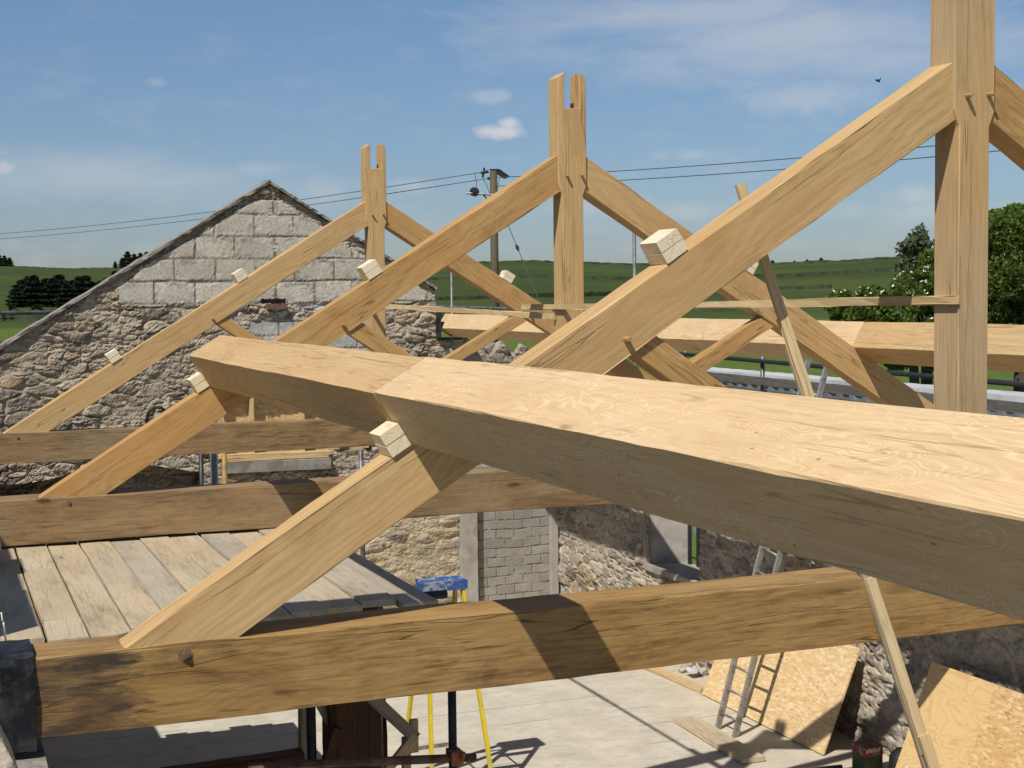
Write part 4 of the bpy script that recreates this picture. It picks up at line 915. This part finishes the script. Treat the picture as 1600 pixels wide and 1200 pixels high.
for k in range(2):
    me2 = protos[1 + k][0].copy(); me2.materials.clear(); me2.materials.append(M['leaf_dull']); protos.append((me2, protos[0][1]))
def tree(name, k, px, d, s, label, cat, group, wx=1.):
    p = gp(px, d); root = empty(name, p); tag(root, label, cat, group); root.scale = (s * wx, s * wx, s); root.rotation_euler.z = rng.uniform(0, 6)
    for nm, me in (('crown', protos[k][0]), ('trunk', protos[k][1])): o = bpy.data.objects.new(nm, me); COL.objects.link(o); o.parent = root
wd = ['first', 'second', 'third', 'fourth', 'fifth', 'sixth', 'seventh', 'eighth', 'ninth', 'tenth', 'eleventh', 'twelfth', 'thirteenth', 'fourteenth', 'fifteenth', 'sixteenth']
wd += ['seventeenth', 'eighteenth', 'nineteenth']
for i, px in enumerate((28, 38, 48, 57, 66, 76, 86, 97, 107, 117, 127, 138, 149, 160, 172, 184, 197, 210, 222)):
    tree('conifer', 1 + i % 2 if i < 3 else i % 3, px, 158 + (i * 7) % 18 + max(0, i - 14) * 16, (.285 + .03 * ((i * 5) % 4)) * (1.0 if i > 0 else .8), f'{wd[i]} dark conifer from the left in the plantation below the ridge', 'tree', 'dark conifers below the left ridge', 2.1)
for i, (px, s) in enumerate(((-6, .66), (2, .62), (12, .5), (20, .42))): tree('ridge_tree', 3 + i % 2, px, 425, s * .7, f'{wd[i]} dark tree from the left edge on the skyline', 'tree', 'skyline trees at the left edge', 1.6)
for i, (px, s) in enumerate(((184, .3), (195, .45), (204, .72), (214, .62), (224, .66), (234, .7))): tree('ridge_tree', 3 + i % 2, px, 410, s * .72, f'{wd[i]} skyline tree from the left in the clump beside the gable slope', 'tree', 'skyline trees beside the gable slope', 1.5)
for i, (px, s) in enumerate(((1208, .28), (1242, .22), (1262, .25), (1284, .3))): tree('ridge_tree', 3 + i % 2, px, 430, s * .7, f'{wd[i]} tiny skyline tree from the left beside the spliced brace', 'tree', 'tiny skyline trees on the right hill', 2.)
for i, (px, d) in enumerate(((170, 120), (60, 126), (22, 122), (110, 124))): tree('gorse_bush', 1, px, d, .13, f'{wd[i]} small shrub counted along the field boundary below the conifers', 'bush', 'small shrubs below the conifers', 2.6)

# ------------------------------------------------------------------ utility pole and cables
PX, PY = 13.08, 40.; pz = 5.45; po = empty('utility_pole', (PX, PY, ground_z(PX, PY))); tag(po, 'wooden utility pole with crossarm and insulators behind the middle truss', 'utility pole')
mwp = Matrix.Translation((PX, PY, -2)) @ Matrix.Rotation(R(-90), 4, 'Y')
MB().tube([(PX, PY, -2.6), (PX, PY, pz)], [.16, .125], 14).build('pole_shaft', M['pole'], po, True, mwp)
rt = Vector((.929, -.37, 0)); fw = Vector((.37, .929, 0)); PP = Vector((PX, PY, 0))
def pw(a, b, z): return PP + rt * a + fw * b + Vector((0, 0, z))
MB().tube([pw(-.9, 0, 4.72), pw(.1, -.12, 4.64)], .035, 8).tube([pw(-.35, 0, 4.66), pw(-.1, 0, 4.4)], .025, 6).build('crossarm', M['galv'], po)
MB().tube([pw(-.66, -.06, 4.76), pw(-.62, .06, 4.76)], .15, 18).tube([pw(-.66, -.1, 4.76), pw(-.62, .1, 4.76)], .06, 10).build('insulator', M['black'], po)
MB().tube([pw(-.42, 0, 5.38), pw(-.16, 0, 5.43)], .05, 8).tube([pw(-.36, 0, 5.22), pw(-.30, 0, 5.55)], .035, 8).build('insulator', M['black'], po)
MB().tube([pw(-.2, 0, 5.2), pw(-.1, 0, 5.2)], .05, 8).build('insulator', M['black'], po)
MB().add([pw(-.14, -.1, 5.50), pw(.2, -.1, 5.50), pw(.55, -.05, 5.25), pw(.35, -.05, 5.18), pw(-.14, .1, 5.50), pw(.2, .1, 5.50), pw(.55, .1, 5.25), pw(.35, .1, 5.18)],
         [(0, 1, 2, 3), (7, 6, 5, 4), (0, 4, 5, 1), (1, 5, 6, 2), (2, 6, 7, 3), (3, 7, 4, 0)]).build('cap_bracket', M['steel_dark'], po)
MB().tube([pw(-.62, 0, 5.33), pw(-.56, -.03, 5.1), pw(-.58, -.05, 4.8)], .012, 5).tube([pw(-.33, 0, 5.16), pw(-.2, -.05, 4.9), pw(-.1, -.1, 4.6)], .012, 5).tube([pw(.2, 0, 5.2), pw(.12, -.1, 4.8), pw(.1, -.12, 4.5)], .012, 5).build('jumper_wire', M['cable'], po)
def cable(label, pts, r=.013):
    out = []
    for (a, b) in zip(pts, pts[1:]):
        a, b = Vector(a), Vector(b); sg_ = (b - a).length * .006
        for i in range(16): t = i / 16; p = a.lerp(b, t); p.z -= sg_ * 4 * t * (1 - t); out.append(p)
    out.append(Vector(pts[-1])); tag(MB().tube(out, r, 5).build('power_cable', M['cable'], None), label, 'cable', 'overhead power cables')
cable('upper overhead cable running left from the utility pole', [at(-60, 369, 84), pw(-.4, 0, 5.40)], .013)
cable('lower overhead cable running left from the utility pole', [at(-60, 377, 84), pw(-.15, 0, 5.20)], .013)
cable('upper overhead cable running right from the utility pole', [pw(.1, 0, 4.78 + .45), at(1640, 210, 34)], .013)
cable('lower overhead cable running right from the utility pole', [pw(.1, 0, 4.66 + .28), at(1640, 228, 34)], .013)
st = empty('stay_wire', pw(1.5, 0, 1)); tag(st, 'dark stay wire with a small insulator slanting from the utility pole to the field', 'stay wire')
a, b = pw(.1, 0, 4.55), at(880, 560, 44); MB().tube([a, b], .014, 5).build('wire', M['cable'], st); c = a.lerp(b, .33); e = (b - a).normalized(); MB().tube([c - e * .13, c, c + e * .13], [.03, .06, .03], 8).build('insulator', M['black'], st)

# rubble and scrap at the foot of the far wall
for i, (x, y, r_) in enumerate(((3.98, 10.5, .07), (4.08, 10.2, .09), (3.92, 10.05, .05), (4.1, 9.85, .06), (4.05, 10.8, .08))):
    o = stone_lump('rubble_piece', (x, y, ZF + r_ * .7), r_, 20 + i, (1.2, 1, .8)); tag(o, 'small lump of rubble lying at the foot of the far wall', 'rubble', 'rubble pieces at the wall foot')
m = MB(); rr = random.Random(4); gx = [(3.86 + .05 * i, 9.72 + .06 * j, ZF + .10 + rr.uniform(-.02, .025)) for i in range(4) for j in range(4)]
m.add(gx, [(i * 4 + j, i * 4 + j + 1, i * 4 + j + 5, i * 4 + j + 4) for i in range(3) for j in range(3)]); tag(m.build('plastic_scrap', M['white_clad']), 'crumpled white plastic scrap lying by the timber along the far wall', 'scrap')
wf = empty('wall_fitting', (-1.6, GY - .05, -.27)); tag(wf, 'small white fitting with a black cable loop on the gable rubble', 'fitting')
MB().box((-1.58, GY - .07, -.29), (.12, .1, .08)).build('fitting_box', M['white_clad'], wf)
MB().tube([(-1.74, GY - .06, -.42), (-1.72, GY - .08, -.24), (-1.64, GY - .09, -.16), (-1.54, GY - .09, -.17), (-1.47, GY - .08, -.24)], .022, 8).build('cable_loop', M['black'], wf, True)
tag(MB().box((2.405, GY + .02, .87), (.02, .34, .36)).box((2.6, GY + .12, .668), (.40, .3, .012)).build('damp_proof_pad', M['dpc']), 'black plastic pad lining the wall pocket at the end of the far side purlin', 'plastic pad')

# insect
ip = at(1372, 126, 3.); bi = empty('flying_insect', ip); tag(bi, 'tiny black flying insect against the sky below the big cloud', 'insect')
MB().tube([ip + CR * -.006 + CU * .002, ip, ip + CR * .004 + CU * -.002], [.001, .003, .0015], 8).build('insect_body', M['black'], bi, True)
MB().add([ip, ip + CU * .006 + CR * .005, ip + CU * .003 + CR * .007], [(0, 1, 2)]).build('insect_wing', M['black'], bi)

# ------------------------------------------------------------------ light
SD = Vector((-.60, -.50, 1.0)).normalized()
el = math.asin(SD.z); az = math.atan2(SD.x, SD.y)
ld = bpy.data.lights.new('sun', 'SUN'); ld.energy = 5.0; ld.angle = R(.53); ld.color = (1., .95, .87); lo = bpy.data.objects.new('sun', ld); COL.objects.link(lo)
lo.rotation_euler = (-SD).to_track_quat('-Z', 'Y').to_euler(); lo.location = (-8, -8, 14)
wo = bpy.data.worlds.new('World'); sc.world = wo; wo.use_nodes = True; nt = wo.node_tree; nt.nodes.clear()
class WT(NT):
    def __init__(s): s.t = nt
W = WT()
sky = W.n('ShaderNodeTexSky', sky_type='NISHITA'); sky.sun_disc = False; sky.sun_elevation = el; sky.sun_rotation = az; sky.air_density = 1.0; sky.dust_density = .6; sky.ozone_density = 2.2; sky.altitude = 100
D = W.n('ShaderNodeTexCoord').outputs['Generated']; dx, dy, dz = xyz(W, D)
azn = W.math('SUBTRACT', W.math('ARCTAN2', dx, dy), HZ); eln = W.math('ARCSINE', dz)
def pa(px, py):
    v = (CW + CR * ((px - 800) / FPX) - CU * ((py - 600) / FPX)).normalized(); return math.atan2(v.x, v.y) - HZ, math.asin(v.z)
cb = W.n('ShaderNodeCombineXYZ', {0: azn, 1: eln, 2: 0.}).outputs[0]
nz = W.noise(cb, 60., 7, .62, .3); nzw = W.noise(W.vm('MULTIPLY', cb, (9., 34., 1)), 1., 7, .62, .5); nzb = W.noise(W.vm('MULTIPLY', cb, (22., 50., 1)), 1., 6, .6)
cl = None
def puff(px, py, w, h, dens, soft=.5, wisp=False):
    global cl
    a, e = pa(px, py); ax = W.math('DIVIDE', W.math('SUBTRACT', azn, a), w / FPX); ey = W.math('DIVIDE', W.math('SUBTRACT', eln, e), h / FPX)
    r = W.math('SQRT', W.math('ADD', W.math('MULTIPLY', ax, ax), W.math('MULTIPLY', ey, ey)))
    r = W.math('ADD', r, W.math('MULTIPLY', W.math('SUBTRACT', nzw if wisp else nz, .5), 2.4 if wisp else 1.5))
    m = W.math('MULTIPLY', W.mr(r, 1.0 - soft, 1.0 + soft * .25, 1, 0), dens); cl = m if cl is None else W.math('MAXIMUM', cl, m)
puff(783, 206, 40, 13, .9, .55); puff(795, 194, 20, 12, .85, .6); puff(762, 151, 44, 12, .35, .6); puff(1250, 62, 360, 62, .5, .9, True); puff(1060, 22, 330, 40, .45, .9, True); puff(1370, 95, 240, 45, .38, .9, True); puff(1260, 152, 130, 30, .38, .8)
puff(150, 275, 300, 42, .36, .95, True); puff(400, 265, 40, 14, .3, .8); puff(500, 300, 80, 26, .3, .9); puff(245, 128, 16, 8, .22, .8); puff(1430, 305, 50, 20, .4, .8); puff(1450, 330, 80, 22, .35, .9)
puff(0, 262, 26, 14, .6, .7); puff(920, 320, 90, 26, .34, .9); puff(1085, 242, 34, 10, .28, .8); puff(1030, 243, 20, 9, .2, .8); puff(1080, 330, 70, 16, .3, .9); puff(640, 290, 40, 14, .3, .8); puff(1330, 330, 60, 14, .2, .9)
gen = W.math('MULTIPLY', W.mr(nzb, .50, .75), W.mr(eln, .0, .22, .28, .03)); cl = W.math('MAXIMUM', cl, gen)
hz = W.mr(eln, 0., .13, .55, 0.)
skyc = W.n('ShaderNodeHueSaturation', {'Hue': .5, 'Saturation': SAT, 'Value': 1., 'Color': sky.outputs[0]}).outputs[0] if (SAT := 1.0) else None
skyc = W.mix(1., skyc, W.mix(W.mr(eln, .34, .75), W.mix(W.mr(eln, -.02, .24), (1.10, 1.20, 1.48), (1.46, 1.66, 1.84)), (.95, 1.0, 1.05)), 'MULTIPLY')
skyc = W.mix(cl, skyc, (12.6, 12.7, 13.2))
bg = W.n('ShaderNodeBackground', {'Color': skyc, 'Strength': .051}); ow = W.n('ShaderNodeOutputWorld'); nt.links.new(bg.outputs[0], ow.inputs[0])
vs = sc.view_settings; vs.view_transform = 'Standard'; vs.look = 'None'; vs.gamma = 1; vs.exposure = -.05; vs.use_curve_mapping = False
sc.render.engine = 'CYCLES'; sc.cycles.use_denoising = True; sc.cycles.max_bounces = 8
